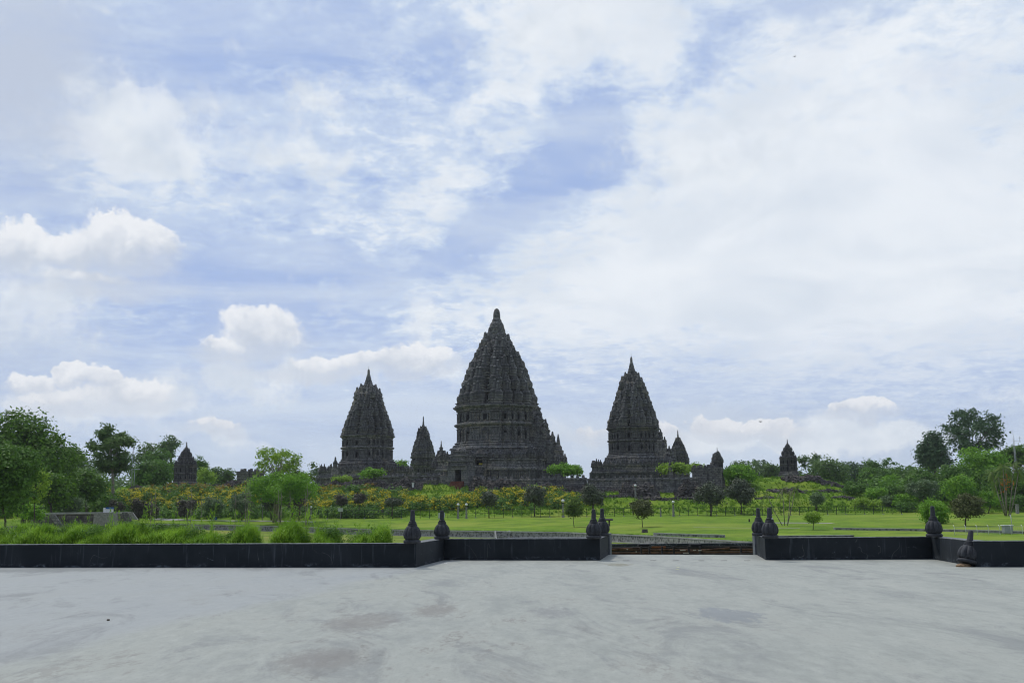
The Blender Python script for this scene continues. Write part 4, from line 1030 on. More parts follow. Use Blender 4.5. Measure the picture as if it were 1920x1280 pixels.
tree('bush with pale blossoms below the pointed blue-green tree', 1731, 898, 74, 236, 'ball', 'grey', 935, n=1900, size=.28, extra=('blossoms', 'white', 200, .13), name='bush', cat='bush', bush=True)
tree('green spreading tree between the blossom bush and the large bright tree', 1784, 868, 74, 250, 'dome', 'mid', 930, n=2200, size=.36)
tree('round yellow-green tree right of the blossom bush', 1800, 889, 64, 228, 'dome', 'bright', 945, n=2600, size=.30, nl=18)
tree('dense green tree behind the palm clump', 1868, 868, 70, 240, 'dome', 'mid', 948, n=2600, size=.36)
tree('dense green tree behind the palm clump at the right edge', 1925, 876, 70, 236, 'dome', 'deep', 948, n=2400, size=.36)
tree('leafy hedge-like bush low behind the palm clump', 1850, 918, 60, 226, 'ball', 'bright', 955, n=1500, size=.28, name='bush', cat='bush', bush=True)
tree('leafy bush low at the right edge behind the mast foot', 1905, 925, 60, 232, 'ball', 'mid', 955, n=1300, size=.28, name='bush', cat='bush', bush=True)
b = ground(1748, 981); tree('drooping green bush behind the finial on the right wall', 1748, 932, 66, b[1], 'droop', 'bright', None, base_pt=b, n=2600, size=.22, name='bush', cat='bush', bush=True, nl=14)
b = ground(1810, 986); tree('brownish round-headed tree above the fallen finial', 1810, 920, 62, b[1], 'ball', 'brown', 978, base_pt=b, n=3000, size=.17, nl=26, tr=.12)
for i, (px, tp, w, Y, lf, lb) in enumerate(((1600, 902, 54, 252, 'mid', 'low leafy shrub on the right slope, below the broad rounded tree'), (1640, 912, 60, 246, 'bright', 'spreading shrub on the right slope, second from the broad rounded tree'), (1672, 905, 52, 255, 'mid', 'shrub high on the right slope near the treeline'),
        (1690, 925, 60, 238, 'bright', 'light green shrub on the right slope behind the fence end'), (1625, 935, 70, 234, 'lime', 'low pale shrub on the right slope just behind the fence'), (1700, 940, 50, 231, 'mid', 'green shrub at the right end of the fence'), (1660, 930, 50, 240, 'grey', 'grey-green shrub in the middle of the right slope'))):
    tree(lb, px, tp, w, Y, 'dome', lf, None, n=1200, size=.28, nl=12, name='shrub', cat='shrub', bush=True, group='shrubs on the right slope')

# far woodland behind the countable trees
def woodland(label, segs, leaf, seed, n):
    g = np.random.default_rng(seed); c = []; r = []
    for (pa, pb_, ta, tb_, Y, m) in segs:
        for k in range(m):
            t = g.random(); px = pa + (pb_ - pa) * t; YY = Y + g.uniform(0, 25); top = at(px, ta + (tb_ - ta) * t + g.uniform(0, 10), YY); gz = tz(top[0], YY)
            rr = g.uniform(3.0, 5.0); z = gz + (top[2] - rr - gz) * g.uniform(.0, 1) ** .6; c.append((top[0], YY, z)); r.append(rr)
    V = leaves(np.array(c), np.array(r), n, .75, g, flat=.9); return tag(link('woodland', np_mesh('woodland', V, 4), L[leaf]), label, 'woodland', kind='stuff')
woodland('dull green woods closing the view behind the trees on the left', [(-160, 200, 870, 868, 300, 150), (180, 460, 872, 893, 420, 130)], 'far', 71, 16000)
woodland('dark green undergrowth filling the gaps under the trees at the far left', [(-60, 210, 905, 925, 235, 110)], 'deep', 72, 9000)
woodland('dull green woods closing the view behind the trees on the right', [(1350, 1720, 884, 886, 420, 150), (1700, 2050, 868, 862, 320, 170)], 'far', 73, 18000)
woodland('mid green undergrowth filling the gaps under the trees on the right', [(1640, 1760, 905, 912, 262, 70), (1740, 2050, 905, 905, 252, 130)], 'mid', 74, 13000)

# low shrubs and bamboo-like plants just beyond the wall
BED_Z = -0.35
bd = MB(); bd.box((-22.3, 31.6, (BED_Z - 2.9) / 2), (35.0, 5.6, BED_Z + 2.9)); tag(bd.build('planting_bed', M['lawn_low']), kind='structure')
def feathery(label, px, top, wpx, Y, n, shoots=0, stop=None, seed=0, leaf='fern', under='fern_dark', base_row=None):
    Y = Y - 6.2; b = at(px, 1000, Y); b[2] = BED_Z; g = np.random.default_rng(seed or int(px * 3 + 5)); w = wpx * Y / F; H = at(px, top, Y)[2] - b[2]
    root = empty('feathery_shrub', b, 0, label, 'shrub')
    k = max(4, int(w / .5)); k *= 3; cx_ = g.uniform(-w / 2 + .25, w / 2 - .25, k); ed = np.sqrt(np.clip(1 - (2 * np.abs(cx_) / w) ** 5, .05, 1)); c = np.stack([cx_, g.normal(0, .28, k), (.45 + .42 * g.random(k)) * H * (.80 + .2 * ed)], -1); r = g.uniform(.34, .50, k)
    V = leaves(c, r * .75, int(n * 3.4), .042, g, flat=.9, asp=.3); V[:, 2] = np.clip(V[:, 2], 0, None); link('foliage', np_mesh('foliage', V, 4), L[under], root)
    # fine upright sprays
    m = int(n * 7); x = g.uniform(-w / 2, w / 2, m); y = g.normal(0, .4, m); edge = np.clip(1 - .5 * (2 * np.abs(x) / w) ** 5, .25, 1) * (1 + .05 * np.sin(x * 5.1 + seed) + .04 * np.sin(x * 11.3))
    hh = H * edge * (0.72 + 0.28 * np.sin(x * 2.3 + seed) ** 2) ; z = hh * (.62 + .36 * g.random(m) ** .8); ln = g.uniform(.16, .42, m)
    A = g.uniform(0, 2 * pi, m); dx, dy = np.cos(A) * ln * .45, np.sin(A) * ln * .45; wd = .010; ln = ln * .75
    P = np.stack([x, y, z], -1); T3 = P + np.stack([dx, dy, ln * g.uniform(.2, 1, m)], -1); sd = np.stack([-np.sin(A) * wd, np.cos(A) * wd, np.zeros(m)], -1)
    V = np.stack([P - sd, P + sd, T3], 1).reshape(-1, 3); link('sprays', np_mesh('sprays', V, 3), L[leaf], root)
    if shoots:
        mb = MB(); Vs = []
        for s_ in range(shoots):
            sx = g.uniform(-w * .4, w * .4); sh = (at(px, stop, Y)[2] - b[2]) * g.uniform(.75, 1.05); ln_ = g.normal(0, .25)
            tip = np.array([sx + ln_, g.normal(0, .2), sh]); mb.tube([(sx, 0, 0), (sx + ln_ * .3, 0, sh * .6), tip], [.009, .006, .003], 4)
            q = 60; t = g.uniform(.45, 1, q); Pp = np.stack([sx + ln_ * t ** 2, 0 * t, sh * t], -1); dd = g.normal(0, 1, (q, 3)) * .16 * (1.2 - t)[:, None] + np.array([0, 0, .08]); 
            Vs.append(np.stack([Pp, Pp + dd * .5 + g.normal(0, .012, (q, 3)), Pp + dd], 1).reshape(-1, 3))
        mb.build('shoots', L[leaf], root); link('shoot_leaves', np_mesh('shoot_leaves', np.concatenate(Vs), 3), L[leaf], root)
    return root
feathery('feathery green hedge at the left edge beyond the black wall', 10, 988, 230, 40, 4200, 5, 968, 3)
feathery('tall feathery green hedge beyond the black wall, below the concrete stairs', 140, 986, 230, 39, 7500, 8, 962, 4)
feathery('dense feathery green hedge at the right end of the long hedge row', 255, 981, 180, 38, 6800, 12, 948, 5)
feathery('round feathery shrub, first one right of the long hedge row', 368, 990, 86, 38, 2800, 9, 945, 6)
feathery('round feathery shrub, second one right of the long hedge row', 452, 991, 64, 38, 2200, 6, 950, 7)
feathery('widest round feathery shrub with tall shoots, below the open-crowned tree', 546, 987, 72, 37, 2600, 16, 948, 8)
feathery('round feathery shrub just left of the small pair near the finial', 617, 992, 48, 37, 1700, 7, 955, 9)
feathery('small feathery shrub, left one of the pair beside the first finial', 672, 997, 34, 37, 900, 4, 975, 10)
feathery('small pointed feathery shrub right beside the first finial', 713, 988, 34, 37, 1200, 3, 972, 11)

def bed_grass(g, n):
    wa, wb = plane(-520, 1063.6, 0), plane(780, 1063.1, 0); X = g.uniform(-37, -5.2, n); Y = wa[1] + (X - wa[0]) / (wb[0] - wa[0]) * (wb[1] - wa[1]) + .75 + g.uniform(0, 3.2, n); k = (X < -9.5) | (g.random(n) < .25); return X[k], Y[k]
_t = terrain; terrain = lambda X, Y: np.full_like(np.asarray(X, float), BED_Z)
tag(tufts('tall_grass', 9000, bed_grass, 0.55, 0.98, L['fern'], 8, 6, .22, .012), 'tall fine grass growing between the hedges just beyond the black wall', 'grass', kind='stuff')
terrain = _t

# saplings: thin pale bamboo stems rising before the flower bank
STEMS = ((281, 922, 985), (289, 918, 985), (350, 918, 992), (356, 914, 990), (376, 930, 985), (440, 925, 975), (459, 908, 982), (463, 905, 980), (467, 912, 980), (521, 918, 975), (526, 915, 975), (543, 920, 975), (572, 922, 975), (575, 905, 970))
def sapling_mesh():
    mb = MB(); mb.tube([(0, 0, 0), (.012, 0, .5), (-.01, 0, 1)], [.0085, .006, .003], 5)
    g = np.random.default_rng(5); 
    for k in range(16):
        t = g.uniform(.55, 1); d = g.normal(0, .05, 3); p = np.array([0, 0, t]); mb.add([p, p + d + (.01, 0, 0), p + d * 1.8], [(0, 1, 2)])
    return mb.mesh('stem')
SAP = sapling_mesh(); SAP.materials.append(M['bark_pale'])
for px, t0, b0 in STEMS:
    b = col(px, 150) if b0 > 980 else ground(px, b0); b = at(px, b0, 150); b = np.array([b[0], 150.0, tz(b[0], 150)]); H = at(px, t0, 150)[2] - b[2]
    o = bpy.data.objects.new('bamboo_stem', SAP); COL.objects.link(o); o.location = b; o.scale = (H * .9, H * .9, H)
    tag(o, 'thin pale bamboo stem standing before the flower bank on the left', 'bamboo', 'thin bamboo stems before the flowers')

# palms
def palm(label, px, base, stems, Y=None, leaf='olive', fr=1.9, dead=True, tr=.10, group=None):
    """stems: (px, py) of every crown"""
    b = ground(*base) if Y is None else col(base[0], Y); root = empty('palm_clump', b, 0, label, 'palm', group)
    g = np.random.default_rng(int(px)); frond = []
    for k, (sx, sy) in enumerate(stems):
        e = at(sx, sy, b[1]) - b; e[1] = g.normal(0, .6); s0 = np.array([(sx - px) * .012, g.normal(0, .2), -.2])
        mid = s0 * .55 + e * .45 + np.array([(e[0] - s0[0]) * .04, 0, -.1])
        mb = MB(); mb.tube([s0, mid, e], [tr * 1.25, tr, tr * .75], 7); mb.build('trunk', M['bark_pale'], root)
        V = []
        for f in range(11):
            a = g.uniform(0, 2 * pi); up = g.uniform(.1, 1.3) if f > 3 else g.uniform(-1.0, .1); ln = fr * g.uniform(.75, 1.1); pts = []
            for t in np.linspace(0, 1, 7): pts.append(e + np.array([cos(a) * ln * t, sin(a) * ln * t, ln * (up * t - .85 * t * t)]))
            pts = np.array(pts)
            for t in np.linspace(.12, 1, 26):
                i = min(int(t * 6), 5); p = pts[i] + (pts[i + 1] - pts[i]) * (t * 6 - i)
                for s_ in (-1, 1):
                    sd = np.array([-sin(a), cos(a), 0]) * s_ * fr * .26 * (1.15 - t * .7); tip = p + sd + np.array([cos(a) * .12, sin(a) * .12, -fr * .16]); w_ = (pts[i + 1] - pts[i]) * .10
                    V += [p - w_, p + w_, tip]
        link('fronds', np_mesh('fronds', np.array(V), 3), L[leaf if (k % 3 or not dead) else 'olive'], root)
    return root, b
pr, pb = palm('palm clump with pale leaning trunks fanning out, at the right edge', 1890, (1889, 967), [(1862, 885), (1876, 878), (1886, 874), (1900, 872), (1908, 884), (1870, 896)], fr=2.0, leaf='olive')
Vd = leaves(np.array([(at(1886, 905, pb[1]) - pb)]), np.array([.8]), 120, .2, np.random.default_rng(2), flat=2.0); link('dry_fronds', np_mesh('dry_fronds', Vd, 4), L['red'], pr)
palm('sparse palm clump with thin bare leaning stems and browned tops, on the lawn', 1474, (1474, 985), [(1440, 925), (1466, 918), (1484, 922), (1490, 915)], fr=1.1, leaf='brown', tr=.06)

# ------------------------------------------------------------------ flower bank (a mass of blooms nobody could count)
def bank(label, segs, seed, n, petal, frac, leafk='mid'):
    n = int(n * 1.3)
    g = np.random.default_rng(seed); c = []; r = []
    for (pa, pb_, ra, rb, m) in segs:
        for _ in range(m):
            px = g.uniform(pa, pb_); row = g.uniform(ra, rb); p = ground(px, row + 6); rad = g.uniform(.8, 1.5)
            c.append((p[0], p[1], p[2] + rad * .35)); r.append(rad)
    c = np.array(c); r = np.array(r)
    V = leaves(c, r, n, .34, g, flat=.95, up=.5); o = link('flower_bank', np_mesh('flower_bank', V, 4), L[leafk]); tag(o, label, 'flowers', kind='stuff')
    sel = (lumps(c[:, 0] * 2.3, c[:, 1] * 2.3 + seed, 1.0) + g.normal(0, .35, len(c))) > -.25
    V = leaves(c[sel] + (0, 0, .15), r[sel] * 1.08, int(n * frac * 1.9), .15, g, flat=.95, up=.9, shell=.97, asp=.8)
    o2 = link('blooms', np_mesh('blooms', V, 4), L[petal]); o2.parent = o; return o
bank('mass of yellow-flowered bushes on the left slope below the lone shrine', [(195, 330, 922, 955, 90), (330, 520, 920, 958, 120)], 21, 15000, 'yellow', .42)
bank('orange-tinged flowers along the top of the left flower bank', [(240, 420, 914, 922, 40), (400, 480, 912, 922, 20)], 22, 4000, 'orange', .5)
bank('mass of yellow-flowered bushes below the left tall temple', [(575, 760, 920, 955, 150)], 23, 15000, 'yellow', .45)
bank('orange-tinged flowers high on the bank below the left tall temple', [(590, 700, 915, 925, 28)], 24, 2400, 'orange', .5)
bank('band of yellow flowers on the slope in front of the gate', [(750, 870, 936, 952, 60), (840, 905, 924, 948, 45), (905, 1000, 922, 950, 60)], 25, 11000, 'yellow', .5)
bank('band of yellow flowers between the dark round trees', [(1010, 1110, 928, 948, 50), (1000, 1060, 920, 930, 14)], 26, 6000, 'yellow', .45)
bank('low green undergrowth at the foot of the flower bank', [(195, 760, 955, 966, 150)], 27, 12000, 'lime', .05, 'mid')

# ------------------------------------------------------------------ the stage: floor, black parapet walls
WALL_H = 0.665
P1, P2, P3, P4 = [plane(x, y, 0)[:2] for x, y in ((780, 1063.1), (832, 1049.6), (1125.3, 1050), (1141, 1039.6))]
Q1, Q2, Q3, Q4 = [plane(x, y, 0)[:2] for x, y in ((1830, 1062.3), (1749, 1047.6), (1436, 1049.6), (1419, 1039.6))]
Lf = plane(-520, 1063.6, 0)[:2]; Rt = plane(2500, 1062.6, 0)[:2]
def offset_line(pts, d):
    """polyline moved sideways (to its left for d > 0) with mitred corners"""
    pts = [np.array(p) for p in pts]; out = []
    for i, p in enumerate(pts):
        ns = []
        if i > 0: t = p - pts[i - 1]; t /= np.linalg.norm(t); ns.append(np.array([-t[1], t[0]]))
        if i < len(pts) - 1: t = pts[i + 1] - p; t /= np.linalg.norm(t); ns.append(np.array([-t[1], t[0]]))
        m = sum(ns); m /= np.linalg.norm(m); out.append(p + m * d / max(.3, float(m @ ns[0])))
    return out
def plaster(name):
    m, nt, b = new_mat(name); v = worldco(nt)
    sp = nt.nodes.new('ShaderNodeSeparateXYZ'); nt.links.new(v, sp.inputs[0]); x, y, z = (S(nt, o) for o in sp.outputs)
    big = noise(nt, v, 0.7, 5, 0.6); scr = noise(nt, combine(nt, x * 1.0, y * 1.0, z * 2.2), 2.1, 8, 0.72, 1.2); fine = noise(nt, v, 22, 4, 0.6)
    drip = noise(nt, combine(nt, x * 9, y * 9, z * .7), 1.0, 3, 0.6)
    crack = noise(nt, combine(nt, x * .55, y * .55, z * .18), 2.2, 2, 0.4, 1.5)
    c = mixc(nt, big.map(.3, .7), (0.0145, 0.0185, 0.0225), (0.025, 0.030, 0.035))
    c = mixc(nt, (scr.map(.635, .72) * fine.map(.40, .60)).clamp() * .55, c, (0.30, 0.34, 0.40))
    c = mixc(nt, drip.map(.58, .78, 0, .30), c, (0.16, 0.18, 0.21))
    c = mixc(nt, (z.map(.16, 0.0) * scr.map(.50, .62) * fine.map(.36, .60)).clamp() * .5, c, (0.26, 0.29, 0.33))
    ln = (crack - 0.5)._m('ABSOLUTE').map(0.0, 0.0035, 1.0, 0.0)
    c = mixc(nt, (ln * big.map(.55, .62)).clamp() * .35, c, (0.35, 0.35, 0.34))
    nt.links.new(c, b.inputs['Base Color']); b.inputs['Roughness'].default_value = 0.75; b.inputs['Specular IOR Level'].default_value = 0.18
    bump(nt, b, fine * .3 + big, .25, .02); return m
M['black_wall'] = plaster('black_painted_plaster')
M['wall_top'] = simple('worn_wall_top', (0.17, 0.18, 0.185), 0.8, 0.55, 6.0)
M['bare_render'] = simple('bare_grey_render', (0.12, 0.13, 0.145), 0.85, 0.3, 4.0)
def parapet(label, pts, side, ends):
    a = pts; bpts = offset_line(pts, side * .38)
    c0 = pts[1]; root = empty('parapet_wall', (c0[0], c0[1], 0), 0, label, 'wall')
    def quad_wall(a, b, z0, z1, mat, nm):
        mb = MB(); n = len(a); v = []
        for p, q in zip(a, b): v += [(p[0] - c0[0], p[1] - c0[1], z0), (q[0] - c0[0], q[1] - c0[1], z0), (q[0] - c0[0], q[1] - c0[1], z1), (p[0] - c0[0], p[1] - c0[1], z1)]
        f = []
        for i in range(n - 1):
            o = 4 * i
            for k in range(4): f.append((o + k, o + (k + 1) % 4, o + 4 + (k + 1) % 4, o + 4 + k))
        f.append((3, 2, 1, 0)); o = 4 * (n - 1); f.append((o, o + 1, o + 2, o + 3))
        if side < 0: f = [q[::-1] for q in f]
        mb.add(v, f); return mb.build(nm, mat, root)
    quad_wall(a, bpts, .004, WALL_H - .014, M['black_wall'], 'wall_face')
    ia = offset_line(pts, -side * .006); ib = offset_line(pts, side * .386)
    quad_wall(ia, ib, WALL_H - .014, WALL_H, M['wall_top'], 'wall_cap')
    return root, bpts
def ext(a, b, d):
    t = (b - a) / np.linalg.norm(b - a); return b + t * d
pl_root, pl_out = parapet('long black painted parapet wall on the left, stepping back towards the gap', [Lf, P1, P2, P3, P4], 1, None)
pr_root, pr_out = parapet('black painted parapet wall on the right, stepping back towards the gap', [Rt, Q1, Q2, Q3, Q4], -1, None)
for root, p3, p4, out, s_ in ((pl_root, P3, P4, pl_out, 1), (pr_root, Q3, Q4, pr_out, -1)):
    t = (p4 - p3) / np.linalg.norm(p4 - p3); a = p4 + t * .01; b = a + t * 1.0; n = np.array([-t[1], t[0]]) * s_
    mb = MB(); c0 = np.array(root.location[:2]); q = [a - n * .05, b - n * .05, b + n * .42, a + n * .42]
    if s_ < 0: q = q[::-1]
    mb.sweep([tuple(v_ - c0) for v_ in q][::-1], [(1, -.3), (1, WALL_H + .05)]); mb.build('end_slab', M['bare_render'], root)

def floor_material():
    m, nt, b = new_mat('weathered_concrete'); v = worldco(nt)
    sp = nt.nodes.new('ShaderNodeSeparateXYZ'); nt.links.new(v, sp.inputs[0]); x, y, z = (S(nt, o) for o in sp.outputs)
    n1 = noise(nt, v, 0.10, 4, 0.6); vs = combine(nt, x * 1.25, y * 0.42, 0.0); n2 = noise(nt, vs, 0.75, 9, 0.72, .3); n3 = noise(nt, vs, 5.0, 7, 0.74); n4 = noise(nt, vs, 26.0, 3, 0.6)
    tr = noise(nt, combine(nt, x * 1.6 + y * .3, y * .5, 3.0), 0.55, 8, 0.72, 0.8)
    c = mixc(nt, (n2 * .62 + n3 * .38).map(.32, .68), (0.262, 0.272, 0.238), (0.430, 0.440, 0.388))
    # bluish sheet of older paint on the left, green-grey on the right
    pa_, pb_ = plane(790, 1068, 0), plane(0, 1240, 0); nx, ny = float(pb_[1] - pa_[1]), float(pa_[0] - pb_[0]); nl_ = math.hypot(nx, ny)
    sheet = ((x - float(pa_[0])) * (nx / nl_) + (y - float(pa_[1])) * (ny / nl_) + (n1 - .5) * 2.5 + (n3 - .5) * .8).map(-.35, .35, 0.0, 1.0)
    c = mixc(nt, sheet * .42, c, (0.325, 0.342, 0.360))
    # worn brownish scuffs, rough where the paint has gone
    worn = (n2.map(.50, .62) * n3.map(.42, .56)).clamp()
    zone = ((x + 1.6) * (x + 1.6) * .05 + (y - 13.0) * (y - 13.0) * .018)._m('MULTIPLY', -1.0).exp()
    c = mixc(nt, worn * (zone * .6 + .10), c, (0.165, 0.15, 0.135))
    c = mixc(nt, tr.map(.50, .66, 0, .6), c, (0.20, 0.206, 0.198))
    def spot(cx, cy, rx, ry, colr, k, soft=.35):
        p = plane(cx, cy, 0); q1 = plane(cx + rx, cy, 0); q2 = plane(cx, cy - ry, 0)
        u = (x - float(p[0])) * float(1 / abs(q1[0] - p[0])); w = (y - float(p[1])) * float(1 / abs(q2[1] - p[1]))
        r2 = (u * u + w * w) + (n2 - .5) * 3.2 + (n3 - .5) * 4.5
        return lambda c_: mixc(nt, r2.map(1.0 - soft, 1.0 + soft, k, 0), c_, colr)
    for s_ in (spot(1368, 1153, 62, 13, (0.225, 0.24, 0.245), .75), spot(815, 1143, 36, 10, (0.19, 0.17, 0.15), .6, 1.0), spot(675, 1165, 60, 14, (0.19, 0.17, 0.15), .6, 1.2), spot(600, 1235, 70, 18, (0.19, 0.17, 0.15), .6, 1.2),
               spot(1160, 1058, 26, 2.5, (0.22, 0.21, 0.15), .8, .5), spot(1035, 1147, 34, 9, (0.21, 0.21, 0.205), .55, 1.2), spot(60, 1069, 160, 3.5, (0.19, 0.20, 0.19), .7, .9)): c = s_(c)
    c = mixc(nt, n4.map(.56, .72, 0, .5), c, (0.22, 0.225, 0.22))
    nt.links.new(c, b.inputs['Base Color'])
    rg = n2.map(.3, .7, .55, .85); nt.links.new(rg.o, b.inputs['Roughness']); b.inputs['Specular IOR Level'].default_value = 0.3
    bump(nt, b, n3 * .6 + n4 * .25 + worn * -.6, .35, .012); return m
M['floor'] = floor_material()
mid_l = offset_line([Lf, P1, P2, P3, P4], .30); mid_r = offset_line([Rt, Q1, Q2, Q3, Q4], -.30)
poly = [(-30, -12), (34, -12)] + [tuple(mid_r[0])] + [tuple(q) for q in mid_r[1:-1]] + [tuple(Q4 + (Q4 - Q3) * .02)] + [tuple(P4 + (P4 - P3) * .02)] + [tuple(q) for q in mid_l[1:-1]][::-1] + [tuple(mid_l[0])]
mb = MB(); mb.sweep(poly, [(1, -2.9), (1, 0)]); fl = mb.build('floor', M['floor']); tag(fl, kind='structure')

# stone finials
def finial_meshes():
    n = 60; out = []
    def ringmesh(prof, lobe, name):
        mb = MB(); vs = []; fs = []
        for (r, z, k) in prof:
            for j in range(n):
                a = 2 * pi * j / n; f = 1 - k * (1 - abs(cos(a * lobe / 2)) ** .38) if lobe else 1.0
                vs.append((cos(a) * r * f, sin(a) * r * f, z))
        for i in range(len(prof) - 1):
            for j in range(n): a_, b_ = i * n + j, i * n + (j + 1) % n; fs.append((a_, b_, b_ + n, a_ + n))
        fs.append(tuple(range(n))[::-1]); fs.append(tuple((len(prof) - 1) * n + j for j in range(n)))
        mb.add(vs, fs, 0, True); return mb.mesh(name)
    base = ringmesh([(.150, 0, 0), (.195, .006, .06), (.215, .035, .09), (.215, .065, .09), (.195, .092, .07), (.160, .100, 0)], 12, 'base_ring')
    egg = [(.0, .165), (.08, .192), (.2, .213), (.35, .221), (.5, .215), (.65, .202), (.78, .182), (.9, .153), (1.0, .118)]
    bl = [(float(np.interp(t, [e[0] for e in egg], [e[1] for e in egg])), .100 + t * .36, .20 * min(1, sin(pi * min(max(t, .02), .98)) * 1.6)) for t in np.linspace(0, 1, 18)]
    bulb = ringmesh(bl, 10, 'bulb')
    col_ = ringmesh([(.112, .459, 0), (.120, .468, 0), (.120, .492, 0), (.108, .498, 0), (.098, .502, 0), (.108, .510, 0), (.108, .530, 0), (.092, .536, 0), (.083, .540, 0), (.092, .547, 0), (.092, .566, 0), (.078, .574, 0), (.066, .590, 0)], 0, 'collar')
    sp_ = ringmesh([(.070, .591, 0), (.066, .600, 0), (.060, .70, 0), (.054, .80, 0), (.051, .855, 0), (.040, .870, 0), (.016, .875, 0)], 0, 'spire')
    return base, bulb, col_, sp_
M['finial'] = None
m, nt, b_ = new_mat('dark_cast_stone'); v = objco(nt); n1 = noise(nt, v, 5, 5, .6); n2 = noise(nt, v, 45, 4, .65)
nt.links.new(mixc(nt, (n1 * .6 + n2 * .4).map(.35, .65), (0.026, 0.028, 0.032), (0.055, 0.058, 0.064)), b_.inputs['Base Color']); b_.inputs['Roughness'].default_value = .7; bump(nt, b_, n2, .35, .01)
M['finial'] = m
FM = finial_meshes()
for me in FM: me.materials.append(M['finial'])
fin0 = empty('stone_finial', (0, 0, 0), 0, 'x', 'finial')
for me, nm in zip(FM, ('base_ring', 'bulb', 'collar', 'spire')):
    o = bpy.data.objects.new(nm, me); COL.objects.link(o); o.parent = fin0
FL = [((772.5, 1018.5), 'ribbed dark finial on the front corner of the left wall'), ((828.5, 1010.5), 'ribbed dark finial on the inner corner of the left wall, second from the left'),
      ((1113.5, 1009.3), 'ribbed dark finial left of the gap, the nearer of that pair'), ((1129.5, 1004.5), 'ribbed dark finial left of the gap, half hidden behind the nearer one'),
      ((1424, 1004), 'ribbed dark finial right of the gap, the farther of that pair'), ((1444.7, 1008.8), 'nearer ribbed dark finial right of the gap, with a white fleck on its neck'),
      ((1752.5, 1006.5), 'ribbed dark finial on the inner corner of the right wall')]
for i, ((px, py), lb) in enumerate(FL):
    o = fin0 if i == 0 else copy_tree(fin0); p = plane(px, py, WALL_H); o.location = (p[0], p[1] + .02, WALL_H + .001); o.rotation_euler = (0, 0, i * 1.3); k_ = 1 + .025 * sin(i * 2.7); o.scale = (1.13 * k_, 1.13 * k_, 1.03 + .012 * cos(i * 4.1)); o.rotation_euler[0] = .012 * sin(i * 3.3); o.rotation_euler[1] = .012 * cos(i * 5.1)
    tag(o, lb, 'finial', 'finials along the parapet wall')
fa = copy_tree(fin0); p = plane(1812, 1061.5, 0)
fa.location = (p[0], p[1] - .05, .075); fa.rotation_euler = (R(-7), R(15), 0); fa.scale = (1.22, 1.22, 1.02); tag(fa, 'fallen ribbed dark finial leaning in the corner on the floor at the right', 'finial', 'finials along the parapet wall')
fleck = MB(); fleck.box((.085, -.045, .56), (.03, .02, .03)); f5 = [o for o in scene.objects if o.get('label', '').startswith('nearer ribbed dark finial right')][0]
ff = fleck.build('white_fleck', M['white_paint'], f5); ff.rotation_euler = (0, 0, -f5.rotation_euler[2] - .6)
p = plane(1806, 1062, 0); r_ = MB(); r_.sweep([(-.16, -.07), (.02, -.12), (.20, -.06), (.17, .07), (-.02, .12), (-.19, .05)], [(1, 0), (1.05, .03), (.7, .075), (.3, .085)])
tag(r_.build('broken_piece', simple('broken_tan_render', (0.30, 0.20, 0.12), .9, .4, 9.0), None, (p[0], p[1], .003), .3), 'broken tan lump wedged under the fallen finial', 'debris')

# litter and slots on the floor
def flat(name, label, px, py, w, d, mat, cat='litter', h=.006, rz=0.0, group=None):
    p = plane(px, py, 0); g = np.random.default_rng(int(px)); q = [(cos(a) * w / 2 * g.uniform(.7, 1.1), sin(a) * d / 2 * g.uniform(.7, 1.1)) for a in np.linspace(0, 2 * pi, 7, endpoint=False)]
    mb = MB(); mb.sweep(q, [(1, 0), (.9, h)]); return tag(mb.build(name, mat, None, (p[0], p[1], .003), rz), label, cat, group)
M['paper'] = simple('pale_yellow_paper', (0.55, 0.56, 0.34), .8, .1)
flat('paper_scrap', 'pale yellow scrap lying on the floor before the gap, the farther one', 1271, 1063.5, .09, .22, M['paper'])
flat('paper_scrap', 'pale yellow scrap lying on the floor before the gap, the nearer one', 1270, 1067, .10, .16, M['paper'])
flat('plaster_chip', 'white chip lying at the foot of the wall corner, the farther one', 847, 1050.8, .10, .14, M['white_paint'])
flat('plaster_chip', 'white chip lying near the wall corner, the nearer one', 836, 1055.5, .13, .14, M['white_paint'])
flat('dead_leaf', 'small dark leaf on the left part of the floor', 203, 1163, .045, .06, M['bark'], h=.02)
for px in (1174, 1224, 1267, 1315, 1357, 1401):
    p = plane(px, 1050.6, 0); mb = MB(); mb.box((0, 0, .0035), (.18, .09, .005)); tag(mb.build('floor_slot', M['near_black'], None, (p[0], p[1], 0), 0), 'narrow dark drain slot in the row across the floor before the gap', 'slot', 'dark slots across the floor before the gap')
# outer low black walls and rusty framework below the gap
def low_wall(label, pa, pb, row, Y):
    a = at(pa, row, Y); b = at(pb, row, Y); x0, x1 = a[0], b[0]; zt = (a[2] + b[2]) / 2; zb = -2.95
    r = empty('low_wall', ((x0 + x1) / 2, Y + .2, zb), 0, label, 'wall'); mb = MB(); mb.box((0, 0, (zt - zb - .03) / 2), (x1 - x0, .4, zt - zb - .03)); mb.build('wall_face', M['black_wall'], r)
    mb = MB(); mb.box((0, 0, zt - zb - .0125), (x1 - x0 + .03, .46, .03)); mb.build('wall_cap', M['wall_top'], r)
low_wall('low black outer wall seen just over the left parapet, left of the gap', 951, 1130, 1007.3, 37.5)
low_wall('low black outer wall seen just over the right parapet', 1440, 1601, 1003.6, 37.5)
M['rust'] = simple('rusted_steel', (0.075, 0.040, 0.022), .9, .7, 3.0, 0.0)
M['dark_steel'] = simple('grimy_dark_steel', (0.030, 0.026, 0.025), .8, .5, 4.0)
M['orange_rust'] = simple('bright_rust', (0.18, 0.065, 0.025), .85, .3, 3.0)
fr = empty('steel_framework', (6.6, 40, -2.9), 0, 'rusty steel staging framework seen low through the gap in the wall', 'framework')
